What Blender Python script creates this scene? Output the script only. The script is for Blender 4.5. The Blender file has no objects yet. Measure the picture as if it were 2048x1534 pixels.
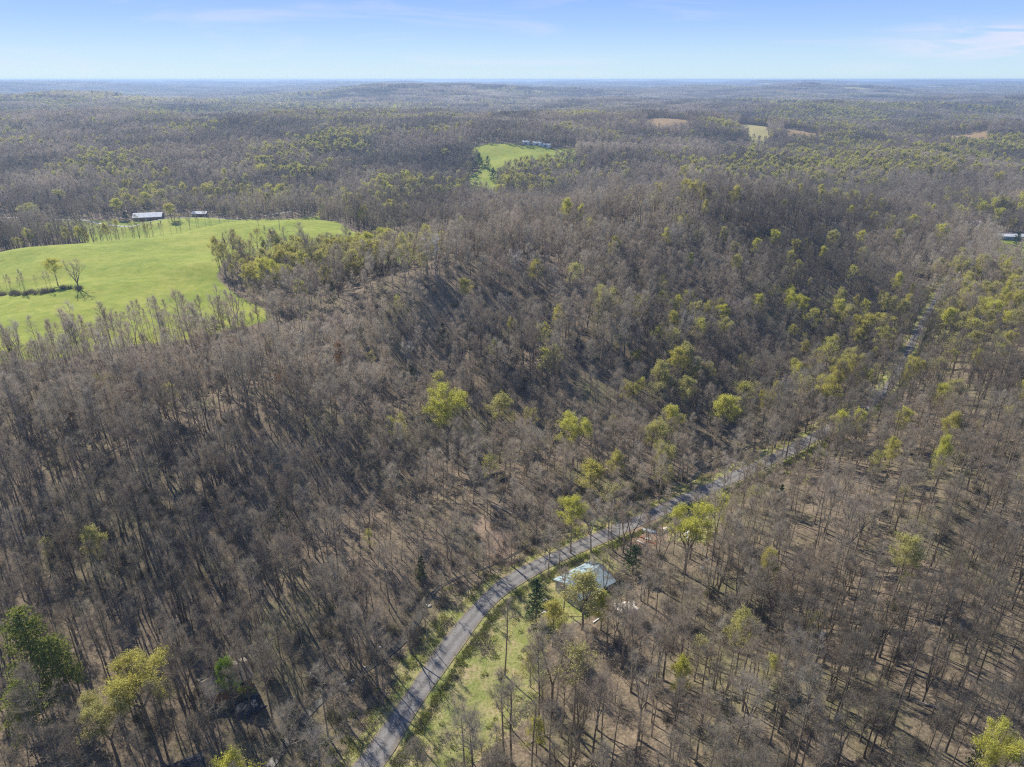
import bpy, bmesh, math, random
import numpy as np
from mathutils import Vector

# ------------------------------------------------------------------ camera, sky, sun
SC = bpy.context.scene
COL = SC.collection
F, CU, CV = 1366.0, 1024.0, 767.0            # focal length and centre in photo pixels
PITCH = math.radians(24.0)
CAM_H = 120.0
cam_d = bpy.data.cameras.new("camera")
cam = bpy.data.objects.new("camera", cam_d)
COL.objects.link(cam)
cam.location = (0, 0, CAM_H)
cam.rotation_euler = (math.pi / 2 - PITCH, 0, 0)
cam_d.sensor_width = 36.0
cam_d.lens = 36.0 * F / 2048.0
cam_d.clip_start = 1.0
cam_d.clip_end = 60000.0
SC.camera = cam

SUN_EL, SUN_AZ = math.radians(40.0), math.radians(-39.0)      # azimuth clockwise from +Y (negative = left)
world = bpy.data.worlds.new("World")
SC.world = world
world.use_nodes = True
wn, wl = world.node_tree.nodes, world.node_tree.links
wn.clear()
w_out = wn.new("ShaderNodeOutputWorld")
w_bg = wn.new("ShaderNodeBackground")
w_bg.inputs["Strength"].default_value = 0.105
sky = wn.new("ShaderNodeTexSky")
sky.sky_type = 'NISHITA'
sky.sun_disc = False
sky.sun_elevation = SUN_EL
sky.sun_rotation = SUN_AZ
sky.altitude = 250
sky.air_density = 1.0
sky.dust_density = 0.2
sky.ozone_density = 2.5
# thin high cloud veil
w_tc = wn.new("ShaderNodeTexCoord")
w_map = wn.new("ShaderNodeMapping")
w_map.inputs["Scale"].default_value = (1.6, 1.6, 11.0)
w_map.inputs["Location"].default_value = (0.62, 0.3, 0.2)
w_noise = wn.new("ShaderNodeTexNoise")
w_noise.inputs["Scale"].default_value = 2.3
w_noise.inputs["Detail"].default_value = 7.0
w_noise.inputs["Roughness"].default_value = 0.55
w_noise.inputs["Distortion"].default_value = 0.6
w_ramp = wn.new("ShaderNodeMapRange")
w_ramp.inputs["From Min"].default_value = 0.56
w_ramp.inputs["From Max"].default_value = 0.80
w_ramp.inputs["To Min"].default_value = 0.0
w_ramp.inputs["To Max"].default_value = 0.38
w_mix = wn.new("ShaderNodeMixRGB")
w_mix.inputs[2].default_value = (5.8, 5.4, 6.4, 1)
wl.new(w_tc.outputs["Generated"], w_map.inputs["Vector"])
wl.new(w_map.outputs[0], w_noise.inputs["Vector"])
wl.new(w_noise.outputs["Fac"], w_ramp.inputs["Value"])
# a pinkish bank of cloud low on the right
w_off = wn.new("ShaderNodeVectorMath"); w_off.operation = 'SUBTRACT'; w_off.inputs[1].default_value = (math.sin(.60), math.cos(.60), .040)
w_sc = wn.new("ShaderNodeVectorMath"); w_sc.operation = 'MULTIPLY'; w_sc.inputs[1].default_value = (5.5, 5.5, 42.0)
w_len = wn.new("ShaderNodeVectorMath"); w_len.operation = 'LENGTH'
w_bm = wn.new("ShaderNodeMapRange"); w_bm.inputs["From Min"].default_value = 0.1; w_bm.inputs["From Max"].default_value = 1.1; w_bm.inputs["To Min"].default_value = 1.0; w_bm.inputs["To Max"].default_value = 0.0
w_n2 = wn.new("ShaderNodeTexNoise"); w_n2.inputs["Scale"].default_value = 9.0; w_n2.inputs["Detail"].default_value = 6; w_n2.inputs["Distortion"].default_value = .8
w_nr = wn.new("ShaderNodeMapRange"); w_nr.inputs["From Min"].default_value = .38; w_nr.inputs["From Max"].default_value = .62; w_nr.inputs["To Max"].default_value = .75
w_bb = wn.new("ShaderNodeMath"); w_bb.operation = 'MULTIPLY'; w_ad = wn.new("ShaderNodeMath"); w_ad.operation = 'MAXIMUM'
wl.new(w_tc.outputs["Generated"], w_off.inputs[0]); wl.new(w_off.outputs[0], w_sc.inputs[0]); wl.new(w_sc.outputs[0], w_len.inputs[0])
wl.new(w_len.outputs["Value"], w_bm.inputs["Value"]); wl.new(w_map.outputs[0], w_n2.inputs["Vector"]); wl.new(w_n2.outputs["Fac"], w_nr.inputs["Value"])
wl.new(w_bm.outputs[0], w_bb.inputs[0]); wl.new(w_nr.outputs[0], w_bb.inputs[1])
wl.new(w_bb.outputs[0], w_ad.inputs[0]); wl.new(w_ramp.outputs[0], w_ad.inputs[1])
wl.new(w_ad.outputs[0], w_mix.inputs[0])
# the clear air close to the horizon is pale cyan and deepens quickly to blue
w_sep = wn.new("ShaderNodeSeparateXYZ")
w_grad = wn.new("ShaderNodeValToRGB")
for p_, c_ in ((0.0, (.46, .60, .68)), (.03, (.38, .54, .70)), (.065, (.27, .43, .72)), (.10, (.20, .345, .71)), (.3, (.13, .235, .53)), (.6, (.085, .165, .40)), (1.0, (.06, .125, .33))):
    e_ = w_grad.color_ramp.elements[0] if p_ == 0 else (w_grad.color_ramp.elements[-1] if p_ == 1.0 else w_grad.color_ramp.elements.new(p_))
    e_.color = (*c_, 1)
w_up = wn.new("ShaderNodeVectorMath"); w_up.operation = 'SCALE'; w_up.inputs["Scale"].default_value = 8.7
w_blend = wn.new("ShaderNodeMixRGB"); w_blend.inputs[0].default_value = 0.93
wl.new(w_tc.outputs["Generated"], w_sep.inputs[0]); wl.new(w_sep.outputs["Z"], w_grad.inputs["Fac"])
wl.new(w_grad.outputs[0], w_up.inputs[0]); wl.new(sky.outputs[0], w_blend.inputs[1]); wl.new(w_up.outputs[0], w_blend.inputs[2])
wl.new(w_blend.outputs[0], w_mix.inputs[1])
wl.new(w_mix.outputs[0], w_bg.inputs["Color"])
wl.new(w_bg.outputs[0], w_out.inputs["Surface"])

sun_d = bpy.data.lights.new("sun", 'SUN')
sun_d.energy = 4.8
sun_d.angle = math.radians(0.5)
sun_d.color = (1.0, 0.94, 0.84)
sun = bpy.data.objects.new("sun", sun_d)
COL.objects.link(sun)
sdir = Vector((math.sin(SUN_AZ) * math.cos(SUN_EL), math.cos(SUN_AZ) * math.cos(SUN_EL), math.sin(SUN_EL)))
sun.rotation_euler = sdir.to_track_quat('Z', 'Y').to_euler()
sun.location = (0, 0, 300)

SC.view_settings.view_transform = 'Standard'
SC.view_settings.look = 'None'
SC.view_settings.gamma = 1.0
SC.view_settings.exposure = 0.6
SC.view_settings.use_curve_mapping = False
SC.cycles.max_bounces = 4
SC.cycles.diffuse_bounces = 2
SC.cycles.transmission_bounces = 2
SC.cycles.volume_bounces = 0
SC.cycles.transparent_max_bounces = 4
SC.cycles.caustics_reflective = False
SC.cycles.caustics_refractive = False
SC.cycles.use_denoising = False
SC.cycles.filter_width = 1.2

R = random.Random(7)
NR = np.random.RandomState(11)

# ------------------------------------------------------------------ materials
def new_mat(name):
    m = bpy.data.materials.new(name)
    m.use_nodes = True
    n = m.node_tree.nodes
    n.clear()
    return m, n, m.node_tree.links

def simple_mat(name, col, rough=0.8, var=0.25, scale=3.0, metallic=0.0, bump=0.0, rand=0.0):
    m, n, l = new_mat(name)
    out = n.new("ShaderNodeOutputMaterial")
    b = n.new("ShaderNodeBsdfPrincipled")
    b.inputs["Roughness"].default_value = rough
    b.inputs["Metallic"].default_value = metallic
    tc = n.new("ShaderNodeTexCoord")
    no = n.new("ShaderNodeTexNoise")
    no.inputs["Scale"].default_value = scale
    no.inputs["Detail"].default_value = 5
    l.new(tc.outputs["Object"], no.inputs["Vector"])
    mr = n.new("ShaderNodeMapRange")
    mr.inputs["From Min"].default_value = 0.3
    mr.inputs["From Max"].default_value = 0.7
    mr.inputs["To Min"].default_value = 1 - var
    mr.inputs["To Max"].default_value = 1 + var
    l.new(no.outputs["Fac"], mr.inputs["Value"])
    mul = n.new("ShaderNodeVectorMath"); mul.operation = 'SCALE'
    mul.inputs[0].default_value = col
    if rand > 0:
        oi = n.new("ShaderNodeObjectInfo")
        m2 = n.new("ShaderNodeMapRange")
        m2.inputs["To Min"].default_value = 1 - rand
        m2.inputs["To Max"].default_value = 1 + rand
        l.new(oi.outputs["Random"], m2.inputs["Value"])
        mm = n.new("ShaderNodeMath"); mm.operation = 'MULTIPLY'
        l.new(mr.outputs[0], mm.inputs[0]); l.new(m2.outputs[0], mm.inputs[1])
        l.new(mm.outputs[0], mul.inputs["Scale"])
    else:
        l.new(mr.outputs[0], mul.inputs["Scale"])
    l.new(mul.outputs[0], b.inputs["Base Color"])
    if bump > 0:
        bp = n.new("ShaderNodeBump"); bp.inputs["Strength"].default_value = bump
        l.new(no.outputs["Fac"], bp.inputs["Height"]); l.new(bp.outputs[0], b.inputs["Normal"])
    l.new(b.outputs[0], out.inputs[0])
    return m

def bark_mat(name, c1, c2, c3):
    """Grey-brown bark; each tree takes its own tone between three bark colours."""
    m, n, l = new_mat(name)
    out = n.new("ShaderNodeOutputMaterial")
    oi = n.new("ShaderNodeObjectInfo")
    cr = n.new("ShaderNodeValToRGB")
    e = cr.color_ramp.elements
    e[0].position, e[0].color = 0.0, (*c1, 1)
    e[1].position, e[1].color = 1.0, (*c3, 1)
    k = e.new(0.5); k.color = (*c2, 1)
    l.new(oi.outputs["Random"], cr.inputs["Fac"])
    tc = n.new("ShaderNodeTexCoord")
    no = n.new("ShaderNodeTexNoise"); no.inputs["Scale"].default_value = 1.4; no.inputs["Detail"].default_value = 3
    l.new(tc.outputs["Object"], no.inputs["Vector"])
    mr = n.new("ShaderNodeMapRange"); mr.inputs["From Min"].default_value = .3; mr.inputs["From Max"].default_value = .7
    mr.inputs["To Min"].default_value = .6; mr.inputs["To Max"].default_value = 1.4
    l.new(no.outputs["Fac"], mr.inputs["Value"])
    tn = n.new("ShaderNodeAttribute"); tn.attribute_type = 'INSTANCER'; tn.attribute_name = "tone"     # stand tone, with lit and shaded slopes put into the bark colour
    t1 = n.new("ShaderNodeMath"); t1.operation = 'ADD'; t1.inputs[1].default_value = 1.0; l.new(tn.outputs["Fac"], t1.inputs[0])
    t2 = n.new("ShaderNodeMath"); t2.operation = 'MULTIPLY'; l.new(t1.outputs[0], t2.inputs[0]); l.new(mr.outputs[0], t2.inputs[1])
    mul = n.new("ShaderNodeVectorMath"); mul.operation = 'SCALE'
    l.new(cr.outputs[0], mul.inputs[0]); l.new(t2.outputs[0], mul.inputs["Scale"])
    d = n.new("ShaderNodeBsdfDiffuse"); tr = n.new("ShaderNodeBsdfTranslucent"); ms = n.new("ShaderNodeMixShader"); ms.inputs[0].default_value = .38
    l.new(mul.outputs[0], d.inputs[0]); l.new(mul.outputs[0], tr.inputs[0])
    l.new(d.outputs[0], ms.inputs[1]); l.new(tr.outputs[0], ms.inputs[2])
    l.new(ms.outputs[0], out.inputs[0])
    return m

def leaf_mat(name, c1, c2, trans=0.45):
    m, n, l = new_mat(name)
    out = n.new("ShaderNodeOutputMaterial")
    oi = n.new("ShaderNodeObjectInfo")
    geo = n.new("ShaderNodeNewGeometry")
    ad = n.new("ShaderNodeMath"); ad.operation = 'ADD'
    mlt = n.new("ShaderNodeMath"); mlt.operation = 'MULTIPLY'; mlt.inputs[1].default_value = 0.5
    l.new(oi.outputs["Random"], ad.inputs[0]); l.new(geo.outputs["Random Per Island"], ad.inputs[1])
    l.new(ad.outputs[0], mlt.inputs[0])
    mx = n.new("ShaderNodeMixRGB"); mx.inputs[1].default_value = (*c1, 1); mx.inputs[2].default_value = (*c2, 1)
    l.new(mlt.outputs[0], mx.inputs[0])
    d = n.new("ShaderNodeBsdfDiffuse"); t = n.new("ShaderNodeBsdfTranslucent")
    l.new(mx.outputs[0], d.inputs[0]); l.new(mx.outputs[0], t.inputs[0])
    ms = n.new("ShaderNodeMixShader"); ms.inputs[0].default_value = trans
    l.new(d.outputs[0], ms.inputs[1]); l.new(t.outputs[0], ms.inputs[2])
    l.new(ms.outputs[0], out.inputs[0])
    return m

M_BARK = bark_mat("bark", (.305, .250, .180), (.405, .358, .275), (.360, .290, .215))
M_PALE = bark_mat("pale bark", (.34, .31, .27), (.44, .41, .36), (.38, .33, .28))
LEAF = {
    'lime':   leaf_mat("lime leaf", (.55, .54, .09), (.69, .66, .15), .54),
    'pale':   leaf_mat("pale bud", (.48, .45, .15), (.58, .54, .21), .52),
    'yellow': leaf_mat("yellow leaf", (.52, .47, .10), (.63, .58, .17), .52),
    'orange': leaf_mat("rusty leaf", (.34, .17, .06), (.42, .24, .09)),
    'olive':  leaf_mat("olive leaf", (.17, .20, .04), (.28, .30, .06)),
    'vivid':  leaf_mat("vivid leaf", (.18, .30, .02), (.26, .38, .04)),
    'dark':   leaf_mat("evergreen needles", (.045, .070, .030), (.08, .11, .05), 0.25),
    'pine':   leaf_mat("pine needles", (.17, .20, .045), (.28, .30, .07), 0.4),
    'glossy': leaf_mat("glossy leaf", (.05, .085, .03), (.13, .17, .08), 0.1),
    'brush':  leaf_mat("dry brush", (.19, .165, .13), (.28, .24, .18), 0.2),
}

M_ROCK = simple_mat("creek stone", (.34, .32, .28), .85, .3, 2.0, rand=.3)
# ------------------------------------------------------------------ projection helpers
CT, ST = math.cos(PITCH), math.sin(PITCH)
def ray(u, v):
    dx, dy = (u - CU) / F, (CV - v) / F
    return np.array([dx, CT + dy * ST, -ST + dy * CT])
def at_depth(u, v, Y):
    d = ray(u, v)
    t = Y / d[1]
    return (d[0] * t, Y, CAM_H + d[2] * t)
def project(x, y, z):
    zc = y * CT - (z - CAM_H) * ST
    yc = y * ST + (z - CAM_H) * CT
    return CU + F * x / zc, CV - F * yc / zc, zc

# ------------------------------------------------------------------ noise
def _hash(ix, iy, s):
    h = (ix.astype(np.int64) * 374761393 + iy.astype(np.int64) * 668265263 + s * 974634777) & 0x7fffffff
    h = ((h ^ (h >> 13)) * 1274126177) & 0x7fffffff
    return ((h ^ (h >> 16)) & 0xffff) / 65535.0
def vnoise(x, y, s=0):
    x = np.asarray(x, float); y = np.asarray(y, float)
    ix, iy = np.floor(x), np.floor(y)
    fx, fy = x - ix, y - iy
    fx = fx * fx * fx * (fx * (fx * 6 - 15) + 10); fy = fy * fy * fy * (fy * (fy * 6 - 15) + 10)
    a = _hash(ix, iy, s); b = _hash(ix + 1, iy, s); c = _hash(ix, iy + 1, s); d = _hash(ix + 1, iy + 1, s)
    return (a * (1 - fx) + b * fx) * (1 - fy) + (c * (1 - fx) + d * fx) * fy
def fbm(x, y, s=0, o=4):
    r = 0; a = .5
    for i in range(o):
        r = r + a * vnoise(x, y, s + i * 17); x = x * 2.03 + 5.1; y = y * 2.03 + 1.7; a *= .5
    return r / (1 - .5 ** o)
def sstep(a, b, x):
    t = np.clip((x - a) / (b - a), 0, 1)
    return t * t * (3 - 2 * t)

# ------------------------------------------------------------------ polylines (road, creek, lanes)
def poly_from(pts):
    return [at_depth(u, v, Y)[:2] for u, v, Y in pts]
def flat(u, v, z=0.0):
    d = ray(u, v); t = (z - CAM_H) / d[2]
    return (d[0] * t, d[1] * t)
ROAD = [flat(560, 1720)] + [flat(u, v) for u, v in
        [(690, 1590), (745, 1534), (826, 1405), (905, 1290), (985, 1195), (1060, 1145), (1160, 1098), (1280, 1046), (1390, 998), (1500, 948),
         (1600, 900), (1700, 848), (1765, 800), (1800, 740), (1825, 690), (1850, 645), (1880, 600), (1905, 560), (1930, 520)]] + [flat(1975, 474, 2)] + [flat(2200, 430, 2)]
CREEK = [flat(u, v, -1) for u, v in
        [(480, 1640), (560, 1520), (650, 1420), (740, 1342), (800, 1290), (848, 1240), (900, 1175), (985, 1130), (1070, 1092), (1130, 1078), (1185, 1062),
         (1260, 1022), (1340, 988), (1400, 950), (1470, 905), (1540, 880), (1610, 850), (1670, 815), (1720, 780), (1745, 730), (1760, 660), (1800, 600), (1830, 560)]]
def densify(pts, step=3.0):
    P = np.array(pts, float)
    # Catmull-Rom through the points
    Q = np.vstack([2 * P[0] - P[1], P, 2 * P[-1] - P[-2]])
    out = []
    for i in range(1, len(Q) - 2):
        n = max(2, int(np.linalg.norm(Q[i + 1] - Q[i]) / step))
        for k in range(n):
            t = k / n
            out.append(.5 * ((2 * Q[i]) + (-Q[i - 1] + Q[i + 1]) * t + (2 * Q[i - 1] - 5 * Q[i] + 4 * Q[i + 1] - Q[i + 2]) * t * t
                             + (-Q[i - 1] + 3 * Q[i] - 3 * Q[i + 1] + Q[i + 2]) * t ** 3))
    out.append(Q[-2])
    return np.array(out)
ROAD_P = densify(ROAD)
CREEK_P = densify(CREEK)
CREEK_P[:, 0] += 1.3 * np.sin(np.arange(len(CREEK_P)) * .55); CREEK_P[:, 1] += 1.1 * np.sin(np.arange(len(CREEK_P)) * .37 + 1)
def dist_poly(x, y, P, chunk=60000):
    x = np.asarray(x, float).ravel(); y = np.asarray(y, float).ravel()
    D = np.full(x.shape, 1e9); I = np.zeros(x.shape, int)
    lo, hi = P.min(0) - 120, P.max(0) + 120
    sel = np.nonzero((x > lo[0]) & (x < hi[0]) & (y > lo[1]) & (y < hi[1]))[0]
    for k in range(0, len(sel), 4000):
        s = sel[k:k + 4000]
        d = (x[s, None] - P[None, :, 0]) ** 2 + (y[s, None] - P[None, :, 1]) ** 2
        j = d.argmin(1)
        D[s] = np.sqrt(d[np.arange(len(s)), j]); I[s] = j
    return D, I

# ------------------------------------------------------------------ terrain heights
CTRL = [  # photo column, photo row, distance north in metres -> height follows
    (745, 1534, 89.4), (985, 1195, 135.5), (1280, 1046, 166.6), (1600, 900, 211), (1800, 740, 286), (1850, 645, 350),
    (650, 1420, 103), (1070, 1092, 155),
    # right slope
    (1250, 1480, 92.5), (1500, 1480, 90), (1830, 1480, 86), (2048, 1480, 83), (1700, 1250, 120), (1950, 1250, 115), (1500, 1150, 139),
    (1900, 1000, 160), (1700, 1000, 168), (2100, 1000, 154), (1900, 850, 208), (2048, 760, 240), (2000, 650, 315), (1980, 560, 415),
    # left slope
    (50, 1480, 80), (60, 1300, 106), (300, 1450, 92), (450, 1350, 106), (200, 1100, 134), (400, 900, 178), (560, 1000, 159), (60, 900, 172),
    (600, 1200, 126), (620, 1300, 115), (720, 1150, 139), (500, 1150, 130), (80, 765, 224), (300, 800, 212), (500, 760, 232), (-150, 800, 205),
    # parcel hill
    (900, 1050, 163), (850, 950, 184), (700, 850, 206), (1000, 850, 216), (1250, 900, 208), (1100, 1000, 178), (1500, 840, 234),
    (700, 700, 262), (900, 680, 258), (1000, 640, 290), (1150, 680, 275), (1300, 700, 291), (1300, 560, 348), (1560, 700, 303), (1650, 600, 362),
    (1000, 540, 340), (1200, 480, 400), (1400, 440, 460), (1570, 415, 510), (1700, 440, 525), (1850, 490, 500), (800, 580, 310), (640, 610, 312),
    # left pasture hill
    (0, 640, 287), (250, 640, 287), (450, 620, 302), (10, 560, 350), (200, 540, 372), (380, 540, 377), (0, 540, 385), (300, 493, 425), (550, 475, 470), (650, 440, 545),
    (850, 500, 440), (1000, 470, 520), (1250, 440, 620), (1500, 400, 760),
    # valley behind
    (0, 470, 560), (250, 465, 575), (400, 455, 600), (600, 435, 650), (150, 440, 640), (850, 430, 640), (1100, 425, 690), (1400, 400, 770), (1700, 410, 740), (2000, 440, 640),
    (-300, 470, 560), (2300, 440, 640), (1947, 447, 620), (2022, 478, 552),
    # hills behind valley (ground, canopy is drawn 15 m higher)
    (0, 345, 900), (400, 345, 900), (800, 350, 900), (400, 300, 1100), (0, 300, 1100), (800, 305, 1080), (100, 245, 1400), (500, 245, 1420), (800, 252, 1400),
    (960, 375, 850), (990, 322, 980), (1000, 291, 1060), (1100, 296, 1070), (1060, 260, 1250), (1300, 345, 930), (1700, 345, 930), (2048, 350, 930),
    (1300, 290, 1180), (1700, 290, 1200), (2048, 300, 1180), (1330, 243, 1500), (1510, 247, 1450), (1590, 264, 1360), (1900, 266, 1350), (2048, 270, 1400),
    (1780, 275, 1320), (-400, 300, 1100), (2400, 300, 1150), (1000, 243, 1500),
]
CP = np.array([at_depth(*c) for c in CTRL])
extra = [(-400, -100, 12), (0, -150, 4), (400, -100, 16), (-250, 40, 14), (250, 40, 16), (0, 30, 2), (-1400, 600, 10), (1400, 600, 12),
         (-1500, 1300, 40), (1600, 1300, 36), (-1600, 2000, -8), (0, 1950, -12), (1600, 1950, -8), (-800, 1950, -8), (800, 1950, -14), (-900, 200, 20), (900, 250, 20)]
CP = np.vstack([CP, np.array(extra, float)])
def tps_kernel(r2):
    return .5 * r2 * np.log(r2 + 1e-9)
SCL = 300.0
def _fit():
    n = len(CP); X = CP[:, :2] / SCL
    r2 = ((X[:, None] - X[None]) ** 2).sum(-1)
    A = np.zeros((n + 3, n + 3)); A[:n, :n] = tps_kernel(r2) + np.eye(n) * 0.02
    A[:n, n] = 1; A[:n, n + 1:] = X; A[n, :n] = 1; A[n + 1:, :n] = X.T
    b = np.zeros(n + 3); b[:n] = CP[:, 2]
    return np.linalg.solve(A, b), X
_W, _X = _fit()
def base_height(x, y):
    sh = np.shape(x); x = np.ravel(x); y = np.ravel(y)
    out = np.zeros(len(x))
    for k in range(0, len(x), 20000):
        P = np.stack([x[k:k + 20000], y[k:k + 20000]], 1) / SCL
        r2 = ((P[:, None] - _X[None]) ** 2).sum(-1)
        out[k:k + 20000] = tps_kernel(r2) @ _W[:-3] + _W[-3] + P @ _W[-2:]
    return out.reshape(sh)
def height_raw(x, y):
    x = np.asarray(x, float); y = np.asarray(y, float)
    near = base_height(np.clip(x, -1700, 1700), np.clip(y, -200, 2100))
    r = np.hypot(x, y)
    far = 2 + 118 * (fbm(x / 1300 + 3.3, y / 1300 + 8.1, 5, 5) ** 1.9) + 22 * (1 - np.abs(2 * vnoise(x / 2600 + 4, y / 900, 9) - 1)) * sstep(2200, 4500, y)
    far = far + 18 * sstep(5000, 12000, r) - 10
    far = np.where(far > 75, 75 + 20 * np.tanh((far - 75) / 20), far)
    k = sstep(1500, 2300, np.maximum(y, np.abs(x) * 1.1))
    z = near * (1 - k) + far * k
    z = z + (fbm(x / 230 + 1.7, y / 230, 23, 3) - .5) * 34 * sstep(720, 1050, y) * (1 - sstep(2000, 2600, y) * .4)
    dz, _ = dist_poly(x, y, ROAD_P); dz = dz.reshape(x.shape)
    hillm = sstep(22, 75, dz) * (1 - sstep(560, 760, y)) * sstep(60, 120, y) * (1 - .5 * sstep(-60, -110, x) * sstep(235, 280, y))
    z = z + (fbm(x / 88 + 6.3, y / 88 + 2.2, 29, 3) - .5) * 30 * hillm
    z = z + (fbm(x / 60, y / 60, 31, 4) - .5) * 5.0 * sstep(250, 800, y) + (fbm(x / 26, y / 26, 77, 3) - .5) * 2.4
    return z

XS = 250 * np.sinh(np.linspace(-4.75, 4.75, 541))
YS = -150 + 300 * np.sinh(np.linspace(0, 4.66, 461))
GX, GY = np.meshgrid(XS, YS)
GZ = height_raw(GX, GY)
# level the road bed, cut the creek
dR, iR = dist_poly(GX, GY, ROAD_P); dR = dR.reshape(GX.shape); iR = iR.reshape(GX.shape)
road_z = height_raw(ROAD_P[:, 0], ROAD_P[:, 1])
ker = np.ones(15) / 15
road_z = np.convolve(np.pad(road_z, 7, mode='edge'), ker, 'valid')
k = 1 - sstep(5.0, 16.0, dR)
GZ = GZ * (1 - k) + road_z[iR] * k
dC, iC = dist_poly(GX, GY, CREEK_P); dC = dC.reshape(GX.shape); iC = iC.reshape(GX.shape)
creek_z = height_raw(CREEK_P[:, 0], CREEK_P[:, 1])
creek_z = np.convolve(np.pad(creek_z, 12, mode='edge'), np.ones(25) / 25, 'valid') - 1.3
k = (1 - sstep(2.5, 9.0, dC)) * sstep(3.5, 8.0, dR)
GZ = GZ * (1 - k) + np.minimum(GZ, creek_z[iC]) * k

def ground(x, y):
    x = np.asarray(x, float); y = np.asarray(y, float)
    i = np.clip(np.searchsorted(XS, x) - 1, 0, len(XS) - 2); j = np.clip(np.searchsorted(YS, y) - 1, 0, len(YS) - 2)
    fx = (x - XS[i]) / (XS[i + 1] - XS[i]); fy = (y - YS[j]) / (YS[j + 1] - YS[j])
    return (GZ[j, i] * (1 - fx) + GZ[j, i + 1] * fx) * (1 - fy) + (GZ[j + 1, i] * (1 - fx) + GZ[j + 1, i + 1] * fx) * fy
def hit(u, v, lift=0.0, ymin=50):
    """where the line of sight through a photo pixel meets the ground raised by lift"""
    d = ray(u, v)
    Y = ymin * np.exp(np.linspace(0, math.log(14000 / ymin), 5000))
    t = Y / d[1]
    x = d[0] * t; z = CAM_H + d[2] * t
    g = ground(x, Y) + lift
    b = np.nonzero(z < g)[0]
    if len(b) == 0: return None
    k = b[0]
    return float(x[k]), float(Y[k]), float(g[k] - lift)

# ------------------------------------------------------------------ ground cover zones
def poly_mask(x, y, poly, soft):
    """1 inside, 0 outside, soft edge: signed distance to polygon"""
    x = np.asarray(x, float); y = np.asarray(y, float)
    sh = x.shape; x = x.ravel(); y = y.ravel()
    P = np.array(poly, float)
    lo, hi = P.min(0) - 4 * soft, P.max(0) + 4 * soft
    m = np.zeros(len(x)); s = np.nonzero((x > lo[0]) & (x < hi[0]) & (y > lo[1]) & (y < hi[1]))[0]
    if len(s) == 0: return m.reshape(sh)
    px, py = x[s], y[s]
    inside = np.zeros(len(s), bool); D = np.full(len(s), 1e9)
    n = len(P)
    for i in range(n):
        a, b = P[i], P[(i + 1) % n]
        c = ((a[1] > py) != (b[1] > py)) & (px < (b[0] - a[0]) * (py - a[1]) / (b[1] - a[1] + 1e-12) + a[0])
        inside ^= c
        ab = b - a; t = np.clip(((px - a[0]) * ab[0] + (py - a[1]) * ab[1]) / (ab @ ab), 0, 1)
        D = np.minimum(D, np.hypot(px - a[0] - t * ab[0], py - a[1] - t * ab[1]))
    sd = np.where(inside, D, -D)
    m[s] = np.clip(.5 + sd / (2 * soft), 0, 1)
    return m.reshape(sh)
def hp(u, v):
    h = hit(u, v)
    return (h[0], h[1])
PASTURE = [[(-400, 205), hp(-60, 735), hp(90, 722), hp(200, 700), hp(320, 685), hp(440, 665), hp(545, 640), hp(520, 612), hp(470, 588), hp(432, 556),
            at_depth(455, 520, 398)[:2], at_depth(600, 520, 402)[:2], at_depth(800, 535, 392)[:2], at_depth(860, 560, 375)[:2], at_depth(880, 510, 418)[:2],
            at_depth(760, 480, 452)[:2], at_depth(700, 460, 492)[:2], at_depth(672, 436, 548)[:2], at_depth(560, 438, 560)[:2], at_depth(500, 470, 520)[:2],
            at_depth(300, 490, 500)[:2], at_depth(100, 500, 470)[:2], at_depth(-50, 530, 430)[:2], (-420, 400)],
           # valley meadow by the barn
           [at_depth(-60, 462, 585)[:2], at_depth(120, 470, 575)[:2], at_depth(200, 470, 500)[:2], at_depth(420, 470, 510)[:2], at_depth(640, 440, 545)[:2], at_depth(640, 428, 640)[:2],
            at_depth(420, 443, 650)[:2], at_depth(240, 452, 630)[:2], at_depth(-60, 448, 625)[:2]],
           # far hill meadow
           [at_depth(938, 288, 1075)[:2], at_depth(985, 289, 1080)[:2], at_depth(1040, 302, 1060)[:2], at_depth(1150, 301, 1075)[:2], at_depth(1155, 340, 955)[:2],
            at_depth(1040, 345, 930)[:2], at_depth(1012, 350, 915)[:2], at_depth(995, 365, 865)[:2], at_depth(992, 405, 745)[:2], at_depth(940, 405, 745)[:2],
            at_depth(938, 352, 905)[:2], at_depth(960, 338, 945)[:2]],
           # far right lawn
           [at_depth(1990, 478, 548)[:2], at_depth(2300, 470, 560)[:2], at_depth(2300, 530, 440)[:2], at_depth(2010, 520, 455)[:2], at_depth(1985, 498, 500)[:2]]]
BROWNF = [[at_depth(1292, 250, 1440)[:2], at_depth(1368, 238, 1560)[:2], at_depth(1380, 258, 1290)[:2], at_depth(1292, 262, 1255)[:2]],
          [at_depth(1595, 257, 1420)[:2], at_depth(1630, 262, 1380)[:2], at_depth(1650, 281, 1195)[:2], at_depth(1570, 277, 1200)[:2], at_depth(1562, 258, 1420)[:2]],
          [at_depth(1840, 260, 1400)[:2], at_depth(1975, 262, 1400)[:2], at_depth(1975, 282, 1210)[:2], at_depth(1860, 276, 1230)[:2]],
          [at_depth(1478, 241, 1520)[:2], at_depth(1500, 240, 1540)[:2], at_depth(1508, 262, 1250)[:2], at_depth(1476, 262, 1250)[:2]]]
PALEF = [[at_depth(1485, 242, 1510)[:2], at_depth(1532, 248, 1480)[:2], at_depth(1545, 278, 1170)[:2], at_depth(1500, 272, 1180)[:2]]]
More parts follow.
